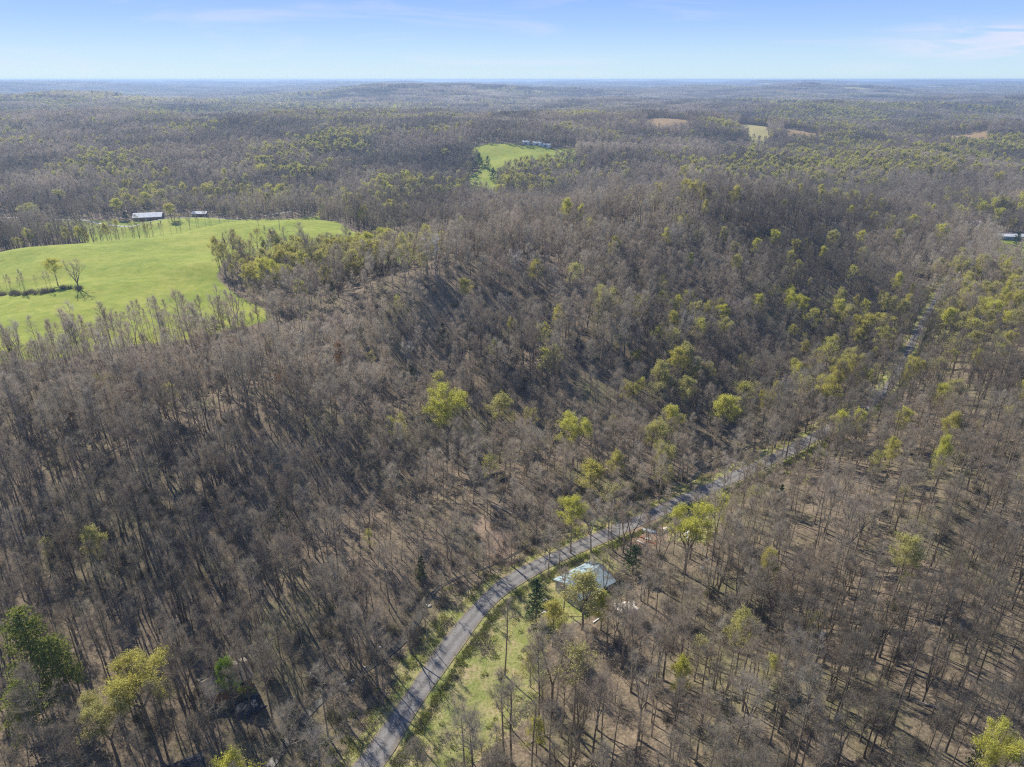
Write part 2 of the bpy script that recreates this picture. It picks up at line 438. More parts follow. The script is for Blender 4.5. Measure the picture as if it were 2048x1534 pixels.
# strip of grass right of the road and the yard
LAWN = [[flat(700, 1620), flat(870, 1400), flat(960, 1275), flat(1040, 1190), flat(1140, 1130), flat(1190, 1110), flat(1235, 1130), flat(1260, 1200), flat(1200, 1235), flat(1120, 1260), flat(1085, 1300),
         flat(1092, 1370), flat(1060, 1440), flat(940, 1534), flat(900, 1620)],
        [flat(1290, 1060), flat(1380, 1022), flat(1440, 1010), flat(1440, 1060), flat(1400, 1110), flat(1330, 1090)]]
BARE = [[flat(1262, 1050), flat(1330, 1045), flat(1345, 1085), flat(1290, 1110), flat(1250, 1085)],
        [flat(955, 1045), flat(1020, 1075), flat(1035, 1110), flat(985, 1125), flat(935, 1075)],
        [flat(1520, 715, 4), flat(1590, 700, 4), flat(1640, 735, 4), flat(1560, 750, 4)]]
def zones(x, y):
    pas = np.zeros(np.shape(x)); bro = pas.copy(); pal = pas.copy(); law = pas.copy(); dirt = pas.copy()
    for p in PASTURE: pas = np.maximum(pas, poly_mask(x, y, p, 5.0))
    for p in BROWNF: bro = np.maximum(bro, poly_mask(x, y, p, 14.0))
    for p in PALEF: pal = np.maximum(pal, poly_mask(x, y, p, 12.0))
    for p in LAWN: law = np.maximum(law, poly_mask(x, y, p, 3.0))
    for p in BARE: dirt = np.maximum(dirt, poly_mask(x, y, p, 3.0))
    # far fields scattered over the distant hills
    f = fbm(np.asarray(x) / 420 + 9, np.asarray(y) / 420, 55, 2)
    farf = sstep(.74, .765, f) * sstep(2300, 2700, y)
    pal = np.maximum(pal, farf)
    return pas, bro, pal, law, dirt

z_pas, z_bro, z_pal, z_law, z_dirt = zones(GX, GY)
verge = (1 - sstep(3.2, 7.5, dR + 3 * (fbm(GX / 9, GY / 9, 3, 2) - .5))) * (GY < 420)
# grass between creek and road
cr_side = (1 - sstep(0.0, 14.0, np.maximum(dC - 0, 0))) * (1 - sstep(6.0, 13.0, dR)) * (fbm(GX / 12, GY / 12, 91, 2) > .42)
z_law2 = np.maximum(verge, cr_side * .85)

def mesh_obj(name, verts, faces, mats, parent=None, face_mats=None, smooth=False):
    me = bpy.data.meshes.new(name)
    verts = np.asarray(verts, np.float32)
    me.vertices.add(len(verts)); me.vertices.foreach_set("co", verts.ravel())
    if isinstance(faces, np.ndarray):
        k = faces.shape[1]; nf = len(faces)
        me.loops.add(nf * k); me.loops.foreach_set("vertex_index", faces.astype(np.int32).ravel())
        me.polygons.add(nf); me.polygons.foreach_set("loop_start", np.arange(nf, dtype=np.int32) * k)
    else:
        lens = np.array([len(f) for f in faces], np.int32)
        idx = np.concatenate([np.asarray(f, np.int32) for f in faces]) if len(faces) else np.zeros(0, np.int32)
        me.loops.add(len(idx)); me.loops.foreach_set("vertex_index", idx)
        me.polygons.add(len(lens)); me.polygons.foreach_set("loop_start", np.concatenate([[0], np.cumsum(lens)[:-1]]).astype(np.int32))
    for m in (mats if isinstance(mats, (list, tuple)) else [mats]):
        me.materials.append(m)
    if face_mats is not None:
        me.polygons.foreach_set("material_index", np.asarray(face_mats, np.int32))
    me.update(calc_edges=True)
    if smooth: me.polygons.foreach_set("use_smooth", [True] * len(me.polygons))
    if name is None: return me
    o = bpy.data.objects.new(name, me)
    COL.objects.link(o)
    if parent is not None: o.parent = parent
    return o

# --- ground sheet
def ground_material():
    m, n, l = new_mat("ground cover")
    out = n.new("ShaderNodeOutputMaterial")
    geo = n.new("ShaderNodeNewGeometry")
    def noise(scale, detail=4, rough=.6, stretch=None):
        t = n.new("ShaderNodeTexNoise"); t.inputs["Scale"].default_value = scale; t.inputs["Detail"].default_value = detail
        t.inputs["Roughness"].default_value = rough
        if stretch:
            mp = n.new("ShaderNodeMapping"); mp.inputs["Scale"].default_value = stretch
            l.new(geo.outputs["Position"], mp.inputs["Vector"]); l.new(mp.outputs[0], t.inputs["Vector"])
        else:
            l.new(geo.outputs["Position"], t.inputs["Vector"])
        return t.outputs["Fac"]
    def ramp(fac, stops):
        r = n.new("ShaderNodeValToRGB"); e = r.color_ramp.elements
        e[0].position, e[0].color = stops[0][0], (*stops[0][1], 1)
        e[1].position, e[1].color = stops[-1][0], (*stops[-1][1], 1)
        for p, c in stops[1:-1]:
            k = e.new(p); k.color = (*c, 1)
        l.new(fac, r.inputs["Fac"]); return r.outputs[0]
    def mix(fac, a, b, mode='MIX'):
        x = n.new("ShaderNodeMixRGB"); x.blend_type = mode
        if isinstance(fac, float): x.inputs[0].default_value = fac
        else: l.new(fac, x.inputs[0])
        l.new(a, x.inputs[1]); l.new(b, x.inputs[2]); return x.outputs[0]
    def attr(name):
        a = n.new("ShaderNodeAttribute"); a.attribute_name = name; return a.outputs["Fac"]
    def edge(a, nz, w=.35):
        """mask edge broken by noise"""
        s = n.new("ShaderNodeMath"); s.operation = 'ADD'; l.new(a, s.inputs[0])
        c = n.new("ShaderNodeMath"); c.operation = 'MULTIPLY_ADD'; l.new(nz, c.inputs[0]); c.inputs[1].default_value = w * 2; c.inputs[2].default_value = -w
        l.new(c.outputs[0], s.inputs[1])
        r = n.new("ShaderNodeMapRange"); r.inputs["From Min"].default_value = .42; r.inputs["From Max"].default_value = .58; l.new(s.outputs[0], r.inputs["Value"])
        return r.outputs[0]
    n_big = noise(.03, 4); n_mid = noise(.22, 5); n_fine = noise(1.7, 6, .7); n_vf = noise(5.5, 3, .7)
    litter = ramp(n_fine, [(.28, (.066, .052, .037)), (.43, (.150, .120, .086)), (.57, (.228, .182, .130)), (.74, (.37, .31, .235))])
    litter2 = ramp(n_mid, [(.3, (.55, .56, .52)), (.7, (1.25, 1.2, 1.12))])
    litter = mix(.8, litter, litter2, 'MULTIPLY')
    moss = ramp(n_vf, [(.3, (.105, .115, .045)), (.7, (.20, .20, .075))])
    litter = mix(ramp(n_big, [(.5, (0, 0, 0)), (.68, (.55, .55, .55))]), litter, moss)
    past = ramp(n_mid, [(.3, (.185, .235, .036)), (.55, (.265, .300, .048)), (.75, (.320, .315, .080))])
    past = mix(.85, past, ramp(n_big, [(.32, (.72, .80, .7)), (.5, (1, 1, 1)), (.68, (1.22, 1.08, 1.3))]), 'MULTIPLY')  # broad mottling puts the shade of rolling ground into the grass colour
    past = mix(.6, past, ramp(n_fine, [(.3, (.75, .78, .7)), (.7, (1.2, 1.2, 1.2))]), 'MULTIPLY')
    lawn = ramp(n_fine, [(.28, (.135, .140, .05)), (.44, (.250, .245, .090)), (.58, (.345, .305, .150)), (.74, (.42, .35, .225))])
    lawn = mix(.9, lawn, ramp(n_mid, [(.35, (.68, .84, .5)), (.5, (.95, 1, .85)), (.65, (1.2, 1.05, 1.25))]), 'MULTIPLY')
    brown = ramp(n_fine, [(.3, (.20, .15, .08)), (.5, (.29, .20, .10)), (.7, (.38, .28, .14))])
    pale = ramp(n_mid, [(.3, (.30, .27, .10)), (.7, (.40, .34, .16))])
    dirt = ramp(n_fine, [(.3, (.22, .15, .10)), (.7, (.36, .27, .19))])
    c = mix(edge(attr("lawn"), n_fine), litter, lawn)
    c = mix(edge(attr("dirt"), n_fine), c, dirt)
    c = mix(edge(attr("pasture"), n_mid, .15), c, past)
    c = mix(edge(attr("brownfield"), n_big, .45), c, brown)
    c = mix(edge(attr("palefield"), n_big, .4), c, pale)
    b = n.new("ShaderNodeBsdfPrincipled"); b.inputs["Roughness"].default_value = .95
    b.inputs["Specular IOR Level"].default_value = .1
    l.new(c, b.inputs["Base Color"])
    bp = n.new("ShaderNodeBump"); bp.inputs["Strength"].default_value = .55; bp.inputs["Distance"].default_value = .35
    l.new(n_fine, bp.inputs["Height"]); l.new(bp.outputs[0], b.inputs["Normal"])
    l.new(b.outputs[0], out.inputs[0])
    return m
nx, ny = len(XS), len(YS)
gv = np.stack([GX.ravel(), GY.ravel(), GZ.ravel()], 1)
ii, jj = np.meshgrid(np.arange(nx - 1), np.arange(ny - 1))
a = (jj * nx + ii).ravel()
gf = np.stack([a, a + 1, a + 1 + nx, a + nx], 1)
g_obj = mesh_obj("ground", gv, gf, ground_material(), smooth=True)
g_obj["kind"] = "structure"
for nm, arr in (("pasture", z_pas), ("brownfield", z_bro), ("palefield", z_pal), ("lawn", np.maximum(z_law, z_law2)), ("dirt", z_dirt)):
    at = g_obj.data.attributes.new(nm, 'FLOAT', 'POINT'); at.data.foreach_set("value", arr.astype(np.float32).ravel())

# --- ribbons
def ribbon(name, P, half, lift, mat, offs=None, zfun=None, kind="structure"):
    P = np.asarray(P, float)
    T = np.gradient(P, axis=0); T /= np.linalg.norm(T, axis=1)[:, None] + 1e-9
    Nn = np.stack([-T[:, 1], T[:, 0]], 1)
    cols = np.linspace(-1, 1, 7)
    V = []
    for c in cols:
        w = half * (1 + .08 * np.sin(np.arange(len(P)) * .7 + c * 3)) if offs is None else half
        q = P + Nn * (c * np.broadcast_to(w, (len(P),)))[:, None]
        z = (ground(q[:, 0], q[:, 1]) + lift) if zfun is None else zfun
        V.append(np.stack([q[:, 0], q[:, 1], z], 1))
    V = np.stack(V, 1)
    L, K = V.shape[:2]
    i, j = np.meshgrid(np.arange(K - 1), np.arange(L - 1))
    a = (j * K + i).ravel()
    f = np.stack([a, a + 1, a + 1 + K, a + K], 1)
    o = mesh_obj(name, V.reshape(-1, 3), f, mat, smooth=True)
    o.data.flip_normals() if o.data.polygons[0].normal.z < 0 else None
    o["kind"] = kind
    uv = o.data.attributes.new("across", 'FLOAT', 'POINT')
    uv.data.foreach_set("value", np.tile(cols, L).astype(np.float32))
    return o
def road_material():
    m, n, l = new_mat("worn asphalt")
    out = n.new("ShaderNodeOutputMaterial"); geo = n.new("ShaderNodeNewGeometry")
    no = n.new("ShaderNodeTexNoise"); no.inputs["Scale"].default_value = 2.2; no.inputs["Detail"].default_value = 7; no.inputs["Roughness"].default_value = .7
    l.new(geo.outputs["Position"], no.inputs["Vector"])
    n2 = n.new("ShaderNodeTexNoise"); n2.inputs["Scale"].default_value = .25; l.new(geo.outputs["Position"], n2.inputs["Vector"])
    at = n.new("ShaderNodeAttribute"); at.attribute_name = "across"
    ab = n.new("ShaderNodeMath"); ab.operation = 'ABSOLUTE'; l.new(at.outputs["Fac"], ab.inputs[0])
    n3 = n.new("ShaderNodeTexNoise"); n3.inputs["Scale"].default_value = .9; n3.inputs["Detail"].default_value = 6; l.new(geo.outputs["Position"], n3.inputs["Vector"])
    j = n.new("ShaderNodeMath"); j.operation = 'MULTIPLY_ADD'; j.inputs[1].default_value = .55; j.inputs[2].default_value = -.275; l.new(n3.outputs["Fac"], j.inputs[0])
    j2 = n.new("ShaderNodeMath"); j2.operation = 'ADD'; l.new(ab.outputs[0], j2.inputs[0]); l.new(j.outputs[0], j2.inputs[1]); ab = j2
    wr = n.new("ShaderNodeValToRGB"); e = wr.color_ramp.elements      # wheel tracks are paler, the crown and edges darker
    e[0].position, e[0].color = 0.0, (.150, .140, .126, 1)
    e[1].position, e[1].color = 1.0, (.23, .185, .12, 1)
    for p, c in ((.12, (.155, .146, .132, 1)), (.34, (.215, .203, .186, 1)), (.60, (.200, .189, .172, 1)), (.80, (.165, .148, .125, 1))):
        k = e.new(p); k.color = c
    l.new(ab.outputs[0], wr.inputs["Fac"])
    r = n.new("ShaderNodeMapRange"); r.inputs["From Min"].default_value = .3; r.inputs["From Max"].default_value = .7
    r.inputs["To Min"].default_value = .78; r.inputs["To Max"].default_value = 1.2; l.new(no.outputs["Fac"], r.inputs["Value"])
    r2 = n.new("ShaderNodeMapRange"); r2.inputs["To Min"].default_value = .8; r2.inputs["To Max"].default_value = 1.2; l.new(n2.outputs["Fac"], r2.inputs["Value"])
    mm = n.new("ShaderNodeMath"); mm.operation = 'MULTIPLY'; l.new(r.outputs[0], mm.inputs[0]); l.new(r2.outputs[0], mm.inputs[1])
    s = n.new("ShaderNodeVectorMath"); s.operation = 'SCALE'; l.new(wr.outputs[0], s.inputs[0]); l.new(mm.outputs[0], s.inputs["Scale"])
    b = n.new("ShaderNodeBsdfPrincipled"); b.inputs["Roughness"].default_value = .9
    l.new(s.outputs[0], b.inputs["Base Color"]); l.new(b.outputs[0], out.inputs[0])
    return m
ribbon("road", ROAD_P, 2.5 - .9 * sstep(170, 300, ROAD_P[:, 1]), .10, road_material())
def water_material():
    m, n, l = new_mat("creek water")
    out = n.new("ShaderNodeOutputMaterial"); geo = n.new("ShaderNodeNewGeometry")
    no = n.new("ShaderNodeTexNoise"); no.inputs["Scale"].default_value = 1.5; no.inputs["Detail"].default_value = 4
    l.new(geo.outputs["Position"], no.inputs["Vector"])
    b = n.new("ShaderNodeBsdfPrincipled"); b.inputs["Base Color"].default_value = (.050, .044, .028, 1); b.inputs["Roughness"].default_value = .3
    bp = n.new("ShaderNodeBump"); bp.inputs["Strength"].default_value = .25; bp.inputs["Distance"].default_value = .1
    l.new(no.outputs["Fac"], bp.inputs["Height"]); l.new(bp.outputs[0], b.inputs["Normal"])
    l.new(b.outputs[0], out.inputs[0])
    return m
ribbon("creek_water", CREEK_P, .70 + .45 * np.sin(np.arange(len(CREEK_P)) * .31) * np.sin(np.arange(len(CREEK_P)) * .113 + 2), 0, water_material(), zfun=creek_z + .12)
M_LANE = simple_mat("pale gravel", (.42, .40, .36), .9, .15, .5)
LANE1 = densify([at_depth(-80, 440, 640)[:2], at_depth(100, 441, 650)[:2], at_depth(215, 456, 612)[:2], at_depth(300, 456, 610)[:2], at_depth(380, 446, 640)[:2], at_depth(520, 436, 668)[:2], at_depth(640, 427, 690)[:2]], 6)
ribbon("lane", LANE1, 2.0, .25, M_LANE)
LANE2 = densify([at_depth(1840, 440, 640)[:2], at_depth(1930, 443, 628)[:2], at_depth(2048, 446, 630)[:2], at_depth(2200, 446, 630)[:2]], 6)
ribbon("lane", LANE2, 2.2, .25, M_LANE)

# ------------------------------------------------------------------ tree building
class Buf:
    def __init__(s): s.v = []; s.f = []; s.n = 0
    def add(s, v, f):
        s.v.append(np.asarray(v, float)); s.f.append(np.asarray(f, int) + s.n); s.n += len(v)
    def arrays(s):
        return np.concatenate(s.v), np.concatenate(s.f)
def tube(buf, pts, rad, sides):
    pts = np.asarray(pts, float); k = len(pts)
    T = np.gradient(pts, axis=0); T /= np.linalg.norm(T, axis=1)[:, None] + 1e-9
    ref = np.array([0, 0, 1.]) if abs(T[0][2]) < .8 else np.array([1., 0, 0])
    A = np.cross(T, ref); A /= np.linalg.norm(A, axis=1)[:, None] + 1e-9
    B = np.cross(T, A)
    an = np.arange(sides) * 2 * math.pi / sides
    V = pts[:, None] + np.asarray(rad)[:, None, None] * (A[:, None] * np.cos(an)[None, :, None] + B[:, None] * np.sin(an)[None, :, None])
    f = []
    for i in range(k - 1):
        for j in range(sides):
            a = i * sides + j; b = i * sides + (j + 1) % sides; c = b + sides; d = a + sides
            f += [(a, b, c), (a, c, d)]
    buf.add(V.reshape(-1, 3), f)
def blades(buf, P, D, L, W, rng):
    """single-triangle twigs: root P, direction D, length L, width W"""
    n = len(P)
    S = np.cross(D, rng.normal(size=(n, 3))); S /= np.linalg.norm(S, axis=1)[:, None] + 1e-9
    V = np.stack([P - S * W[:, None] / 2, P + S * W[:, None] / 2, P + D * L[:, None]], 1).reshape(-1, 3)
    buf.add(V, np.arange(n * 3).reshape(-1, 3))
def leaves(buf, P, size, rng, flat=.5):
    n = len(P)
    A = rng.normal(size=(n, 3)); A /= np.linalg.norm(A, axis=1)[:, None]
    B = np.cross(A, rng.normal(size=(n, 3))); B /= np.linalg.norm(B, axis=1)[:, None]
    s = (size * rng.uniform(.6, 1.35, n))[:, None]
    V = np.stack([P - A * s * .5, P + B * s * .42, P + A * s * .55, P - B * s * .42], 1).reshape(-1, 3)
    i = np.arange(n)[:, None] * 4
    buf.add(V, np.concatenate([i + [[0, 1, 2]], i + [[0, 2, 3]]]))
def unit(v): return v / (np.linalg.norm(v, axis=-1, keepdims=True) + 1e-9)

def make_tree(seed, H=20, r0=.18, cb=.50, spread=3.6, nl=15, nsub=7, ntw=6, ntt=6, lean=.02, forks=1, tw=.020, upright=.6, leaf=0, leaf_size=.26, lift=.0):
    """bare broadleaf: returns trunk, crown (limbs + twigs) and foliage buffers"""
    rng = np.random.RandomState(seed)
    tr, cr, fo = Buf(), Buf(), Buf()
    leaders = []
    if forks == 1:
        k = 7; t = np.linspace(0, 1, k)
        w = np.cumsum(rng.normal(size=(k, 2)) * .07, 0); w -= w[0]
        pts = np.stack([w[:, 0] + lean * H * t * rng.uniform(-1, 1), w[:, 1] + lean * H * t * rng.uniform(-1, 1), t * H * .86 - .4], 1)
        rad = r0 * (1 - t) ** .75 + .035; rad[0] *= 1.35
        tube(tr, pts, rad, 6); leaders.append((pts, rad, nl, 1.0, cb))
    else:
        hs = H * rng.uniform(.12, .34)
        tube(tr, [(0, 0, -.4), (0, 0, hs * .5), (0, 0, hs)], [r0 * 1.35, r0, r0 * .9], 6)
        for q in range(forks):
            az = q * 2 * math.pi / forks + rng.uniform(-.4, .4); sp = spread * rng.uniform(.35, .65)
            t = np.linspace(0, 1, 6)
            pts = np.stack([np.cos(az) * sp * t ** .8, np.sin(az) * sp * t ** .8, hs + (H * .88 * rng.uniform(.88, 1) - hs) * t], 1)
            pts[1:] += rng.normal(size=(5, 3)) * .15
            rad = r0 * .68 * (1 - t) ** .8 + .03
            tube(tr, pts, rad, 5); leaders.append((pts, rad, max(5, int(nl * 1.25 / forks)), .72, .25))
    TP, TD = [], []
    for pts, rad, n_l, sc, c0 in leaders:
        k = len(pts)
        for i in range(n_l):
            f = c0 + (1 - c0) * ((i + rng.uniform(0, .8)) / n_l) ** .9
            f = min(f, .99); x = f * (k - 1); j = int(x); u = x - j; j2 = min(j + 1, k - 1)
            p = pts[j] * (1 - u) + pts[j2] * u
            rr = (rad[j] * (1 - u) + rad[j2] * u) * .55
            az = i * 2.4 + rng.uniform(-.5, .5)
            g = (f - c0) / (1 - c0)
            prof = (.45 + .55 * math.sin(math.pi * min(1, .25 + g * .75))) * (1 - .35 * g)
            L = spread * sc * prof * rng.uniform(.75, 1.3)
            pol = math.radians(68 - 42 * g) * (1.15 - upright * .35)
            d = np.array([math.cos(az) * math.sin(pol), math.sin(az) * math.sin(pol), math.cos(pol)])
            seg = 4; q = [p]; dd = d.copy()
            for s in range(seg):
                dd = unit(dd + np.array([0, 0, .16 * upright]) + rng.normal(size=3) * .13)
                q.append(q[-1] + dd * L / seg * 1.15)
            q = np.array(q)
            rl = np.linspace(max(rr, .04), .016, seg + 1)
            tube(cr, q, rl, 3)
            for s in range(nsub):
                fs = .25 + .75 * (s + rng.uniform(0, .9)) / nsub; xs = min(fs, .999) * seg; js = int(xs); us = xs - js
                ps = q[js] * (1 - us) + q[js + 1] * us
                ds = unit(unit(q[js + 1] - q[js]) + rng.normal(size=3) * .5 + np.array([0, 0, .35]))
                Ls = L * .42 * rng.uniform(.6, 1.25) * (1.15 - .4 * fs)
                m1 = ps + ds * Ls * .5 + rng.normal(size=3) * .07; e1 = m1 + unit(ds + rng.normal(size=3) * .3) * Ls * .5
                tube(cr, [ps, m1, e1], [.026, .018, .009], 3)
                for w in range(ntw):
                    b = rng.uniform(.15, 1); pp = ps * (1 - b) * 1 + e1 * b if False else (ps + (m1 - ps) * min(1, b * 2) + (e1 - m1) * max(0, b * 2 - 1))
                    TP.append(pp); TD.append(unit(ds + rng.normal(size=3) * .65 + np.array([0, 0, .35])))
            TP.append(q[-1]); TD.append(dd)
    TP = np.array(TP); TD = np.array(TD); n = len(TP)
    L1 = rng.uniform(.8, 1.5, n) * (spread / 3.8) ** .5
    blades(cr, TP, TD, L1, np.full(n, tw * 1.6), rng)
    P2 = np.repeat(TP, ntt, 0); D2 = np.repeat(TD, ntt, 0); l2 = np.repeat(L1, ntt)
    b = rng.uniform(.15, 1, len(P2)); P2 = P2 + D2 * (b * l2)[:, None]
    DD = unit(D2 + rng.normal(size=P2.shape) * .65)
    L3 = rng.uniform(.35, .85, len(P2))
    blades(cr, P2, DD, L3, np.full(len(P2), tw), rng)
    if leaf > 0:
        q = rng.rand(len(P2)) < min(1, leaf); reps = max(1, int(math.ceil(leaf)))
        zz = P2[:, 2] / H
        q &= rng.rand(len(P2)) < (.35 + .75 * np.clip((zz - .35) / .5, 0, 1))
        tips = np.repeat((P2 + DD * L3[:, None] * .8)[q], reps, 0)
        tips = tips + rng.normal(size=tips.shape) * .16
        leaves(fo, tips, leaf_size, rng)
    return tr, cr, fo

def make_conifer(seed, H=9, w=2.4, col=False, n=42, per=26):
    rng = np.random.RandomState(seed); tr, cr, fo = Buf(), Buf(), Buf()
    tube(tr, [(0, 0, -.3), (.05, 0, H * .5), (0, .05, H * .97)], [.17, .11, .02], 6)
    for i in range(n):
        f = (i + .5) / n; z = H * (.08 + .9 * f); rr = w * ((1 - f) ** (.55 if col else .85)) * rng.uniform(.7, 1.15) + .15
        az = i * 2.4 + rng.uniform(-.3, .3)
        d = np.array([math.cos(az), math.sin(az), rng.uniform(.05, .4)])
        p0 = np.array([0, 0, z]); e = p0 + d * rr
        blades(cr, p0[None], unit(d)[None], np.array([rr]), np.array([.07]), rng)
        b = rng.uniform(.25, 1.05, per)[:, None]
        P = p0 + (e - p0) * b + rng.normal(size=(per, 3)) * .16 * (.4 + rr * .35)
        leaves(fo, P, .34, rng)
    return tr, cr, fo
def make_pine(seed, H=20, spread=4.2):
    rng = np.random.RandomState(seed); tr, cr, fo = Buf(), Buf(), Buf()
    t = np.linspace(0, 1, 7); w = np.cumsum(rng.normal(size=(7, 2)) * .2, 0); w -= w[0]
    pts = np.stack([w[:, 0], w[:, 1], t * H * .97 - .4], 1)
    tube(tr, pts, .27 * (1 - t) ** .8 + .03, 6)
    n = 40
    for i in range(n):
        f = .32 + .66 * (i + rng.uniform(0, .8)) / n; x = f * 6; j = min(int(x), 5); u = x - j
        p = pts[j] * (1 - u) + pts[j + 1] * u; az = i * 2.4 + rng.uniform(-.4, .4)
        L = spread * (1.02 - f) ** .55 * rng.uniform(.6, 1.2) + .4
        d = unit(np.array([math.cos(az), math.sin(az), rng.uniform(.0, .45)]))
        e = p + d * L
        tube(cr, [p, (p + e) / 2 + [0, 0, -.1], e], [.06, .04, .015], 3)
        for c in range(7):
            b = rng.uniform(.35, 1.05); q = p + (e - p) * b + rng.normal(size=3) * .3
            leaves(fo, q + rng.normal(size=(15, 3)) * [.42, .42, .28], .34, rng)
    return tr, cr, fo
def make_shrub(seed, H=2.2, w=1.5, n=150, leaf=0):
    rng = np.random.RandomState(seed); cr, fo = Buf(), Buf()
    az = rng.uniform(0, 2 * math.pi, n); po = rng.uniform(.05, 1.2, n)
    D = np.stack([np.cos(az) * np.sin(po), np.sin(az) * np.sin(po), np.cos(po)], 1)
    P = rng.normal(size=(n, 3)) * [w * .28, w * .28, 0]; P[:, 2] = -.1
    L = H * rng.uniform(.5, 1.1, n); blades(cr, P, D, L, np.full(n, .05), rng)
    P2 = np.repeat(P, 4, 0) + np.repeat(D * L[:, None], 4, 0) * rng.uniform(.35, 1, (n * 4, 1))
    blades(cr, P2, unit(np.repeat(D, 4, 0) + rng.normal(size=(n * 4, 3)) * .7), rng.uniform(.3, .7, n * 4), np.full(n * 4, .035), rng)
    if leaf: leaves(fo, P2[rng.rand(len(P2)) < leaf] + rng.normal(size=(1, 3)) * .05, .2, rng)
    return None, cr, fo

MODELS = bpy.data.collections.new("tree models")          # library used for the dense woods; not linked to the scene
LIB = []                                                  # joined meshes for the woods
def joined(bufs, mats):
    V, Fc, M, n = [], [], [], 0
    for b, mi in bufs:
        if b is None or b.n == 0: continue
        v, f = b.arrays(); V.append(v); Fc.append(f + n); M.append(np.full(len(f), mi)); n += len(v)
    V = np.concatenate(V); Fc = np.concatenate(Fc); M = np.concatenate(M)
    o = mesh_obj("tree_model", V, Fc, mats, face_mats=M)
    COL.objects.unlink(o)
    return o
def add_model(o, nm):
    o.name = "model %03d %s" % (len(LIB), nm); MODELS.objects.link(o); LIB.append(o); return len(LIB) - 1

PARTS = {}       # variant -> (trunk mesh, crown mesh, foliage mesh)
def parts_of(key, bufs, bark=M_BARK, leafm=None):
    tr, cr, fo = bufs; out = []
    for b, m in ((tr, bark), (cr, bark), (fo, leafm)):
        if b is None or b.n == 0: out.append(None); continue
        v, f = b.arrays()
        o = mesh_obj("part", v, f, m); me = o.data; bpy.data.objects.remove(o); out.append(me)
    PARTS[key] = out

# bare trees ------------------------------------------------------------
BARE_SPECS = [
    dict(seed=1, H=23, spread=3.5, nl=15, cb=.52), dict(seed=2, H=24, r0=.22, spread=4.2, nl=16, cb=.5), dict(seed=3, H=21, spread=2.9, nl=13, cb=.55),
    dict(seed=4, H=22, r0=.25, spread=4.6, nl=14, forks=3), dict(seed=5, H=20, r0=.21, spread=4.0, nl=14, forks=2), dict(seed=6, H=26, spread=3.2, nl=14, cb=.6),
    dict(seed=7, H=18, spread=4.4, nl=13, cb=.3, upright=.3), dict(seed=8, H=18, r0=.15, spread=2.6, nl=12, cb=.5),
    dict(seed=13, H=25, r0=.24, spread=4.6, nl=17, forks=2, cb=.5), dict(seed=14, H=20, r0=.16, spread=2.4, nl=14, cb=.45), dict(seed=15, H=22, spread=4.8, nl=13, cb=.5, upright=.2), dict(seed=16, H=21, r0=.2, spread=3.6, nl=14, forks=4),
    # slender poles of the understorey
    dict(seed=9, H=19, r0=.115, spread=1.7, nl=11, nsub=5, ntw=5, ntt=4, cb=.58), dict(seed=10, H=21, r0=.125, spread=1.9, nl=11, nsub=5, ntw=5, ntt=4, cb=.62),
    dict(seed=11, H=10, r0=.08, spread=1.9, nl=9, nsub=5, ntw=5, ntt=5, cb=.3),
    # old spreading tree
    dict(seed=12, H=19, r0=.42, spread=7.0, nl=20, nsub=8, ntw=5, ntt=5, forks=4, upright=.45)]
BUFS = []
BARE_IDX, BUD_IDX, LEAF_IDX = [], [], []
for i, s in enumerate(BARE_SPECS):
    b = make_tree(**s); BUFS.append(b); parts_of(('bare', i), b)
    BARE_IDX.append(add_model(joined([(b[0], 0), (b[1], 0)], [M_BARK]), "bare"))
PALE_IDX = add_model(joined([(BUFS[3][0], 0), (BUFS[3][1], 0)], [M_PALE]), "pale")
# budding (thin leaf) and leafed-out trees
BUD_SPECS = [dict(seed=21, H=20, spread=3.9, nl=13, leaf=.55, leaf_size=.24), dict(seed=22, H=17, spread=3.5, nl=12, leaf=.5, leaf_size=.24, forks=2),
             dict(seed=23, H=13, spread=2.6, nl=10, nsub=5, leaf=.6, leaf_size=.22, r0=.13, cb=.3)]
LEAF_SPECS = [dict(seed=31, H=21, spread=4.4, nl=14, leaf=3, leaf_size=.205, cb=.42), dict(seed=32, H=20, r0=.3, spread=5.2, nl=16, forks=3, leaf=3, leaf_size=.205),
              dict(seed=33, H=17, spread=3.6, nl=12, leaf=3, leaf_size=.20, cb=.35), dict(seed=34, H=12, r0=.14, spread=3.2, nl=11, nsub=5, leaf=3, leaf_size=.20, cb=.25, upright=.3)]
for i, s in enumerate(BUD_SPECS):
    b = make_tree(**s); parts_of(('bud', i), b, leafm=LEAF['pale'])
    for c in ('pale', 'lime'):
        BUD_IDX.append(add_model(joined([(b[0], 0), (b[1], 0), (b[2], 1)], [M_BARK, LEAF[c]]), "bud"))
for i, s in enumerate(LEAF_SPECS):
    b = make_tree(**s); parts_of(('leaf', i), b, leafm=LEAF['lime'])
    for c in ('lime', 'pale', 'yellow'):
        LEAF_IDX.append(add_model(joined([(b[0], 0), (b[1], 0), (b[2], 1)], [M_BARK, LEAF[c]]), "leaf"))
for i in range(2):
    b = make_conifer(41 + i, H=9 + 2 * i, w=2.3, col=(i == 1)); parts_of(('cedar', i), b, leafm=LEAF['dark'])
CEDAR_IDX = add_model(joined([(b[0], 0), (b[1], 0), (b[2], 1)], [M_BARK, LEAF['dark']]), "cedar")
for i in range(2):
    b = make_pine(51 + i, H=20 - 2 * i); parts_of(('pine', i), b, leafm=LEAF['pine'])
SHRUB_IDX = []
for i, lf in enumerate((0, 0, .35)):
    b = make_shrub(61 + i, leaf=lf); parts_of(('shrub', i), b, leafm=LEAF['olive'])
    SHRUB_IDX.append(add_model(joined([(b[1], 0), (b[2], 1)], [LEAF['brush'], LEAF['olive']]), "shrub"))
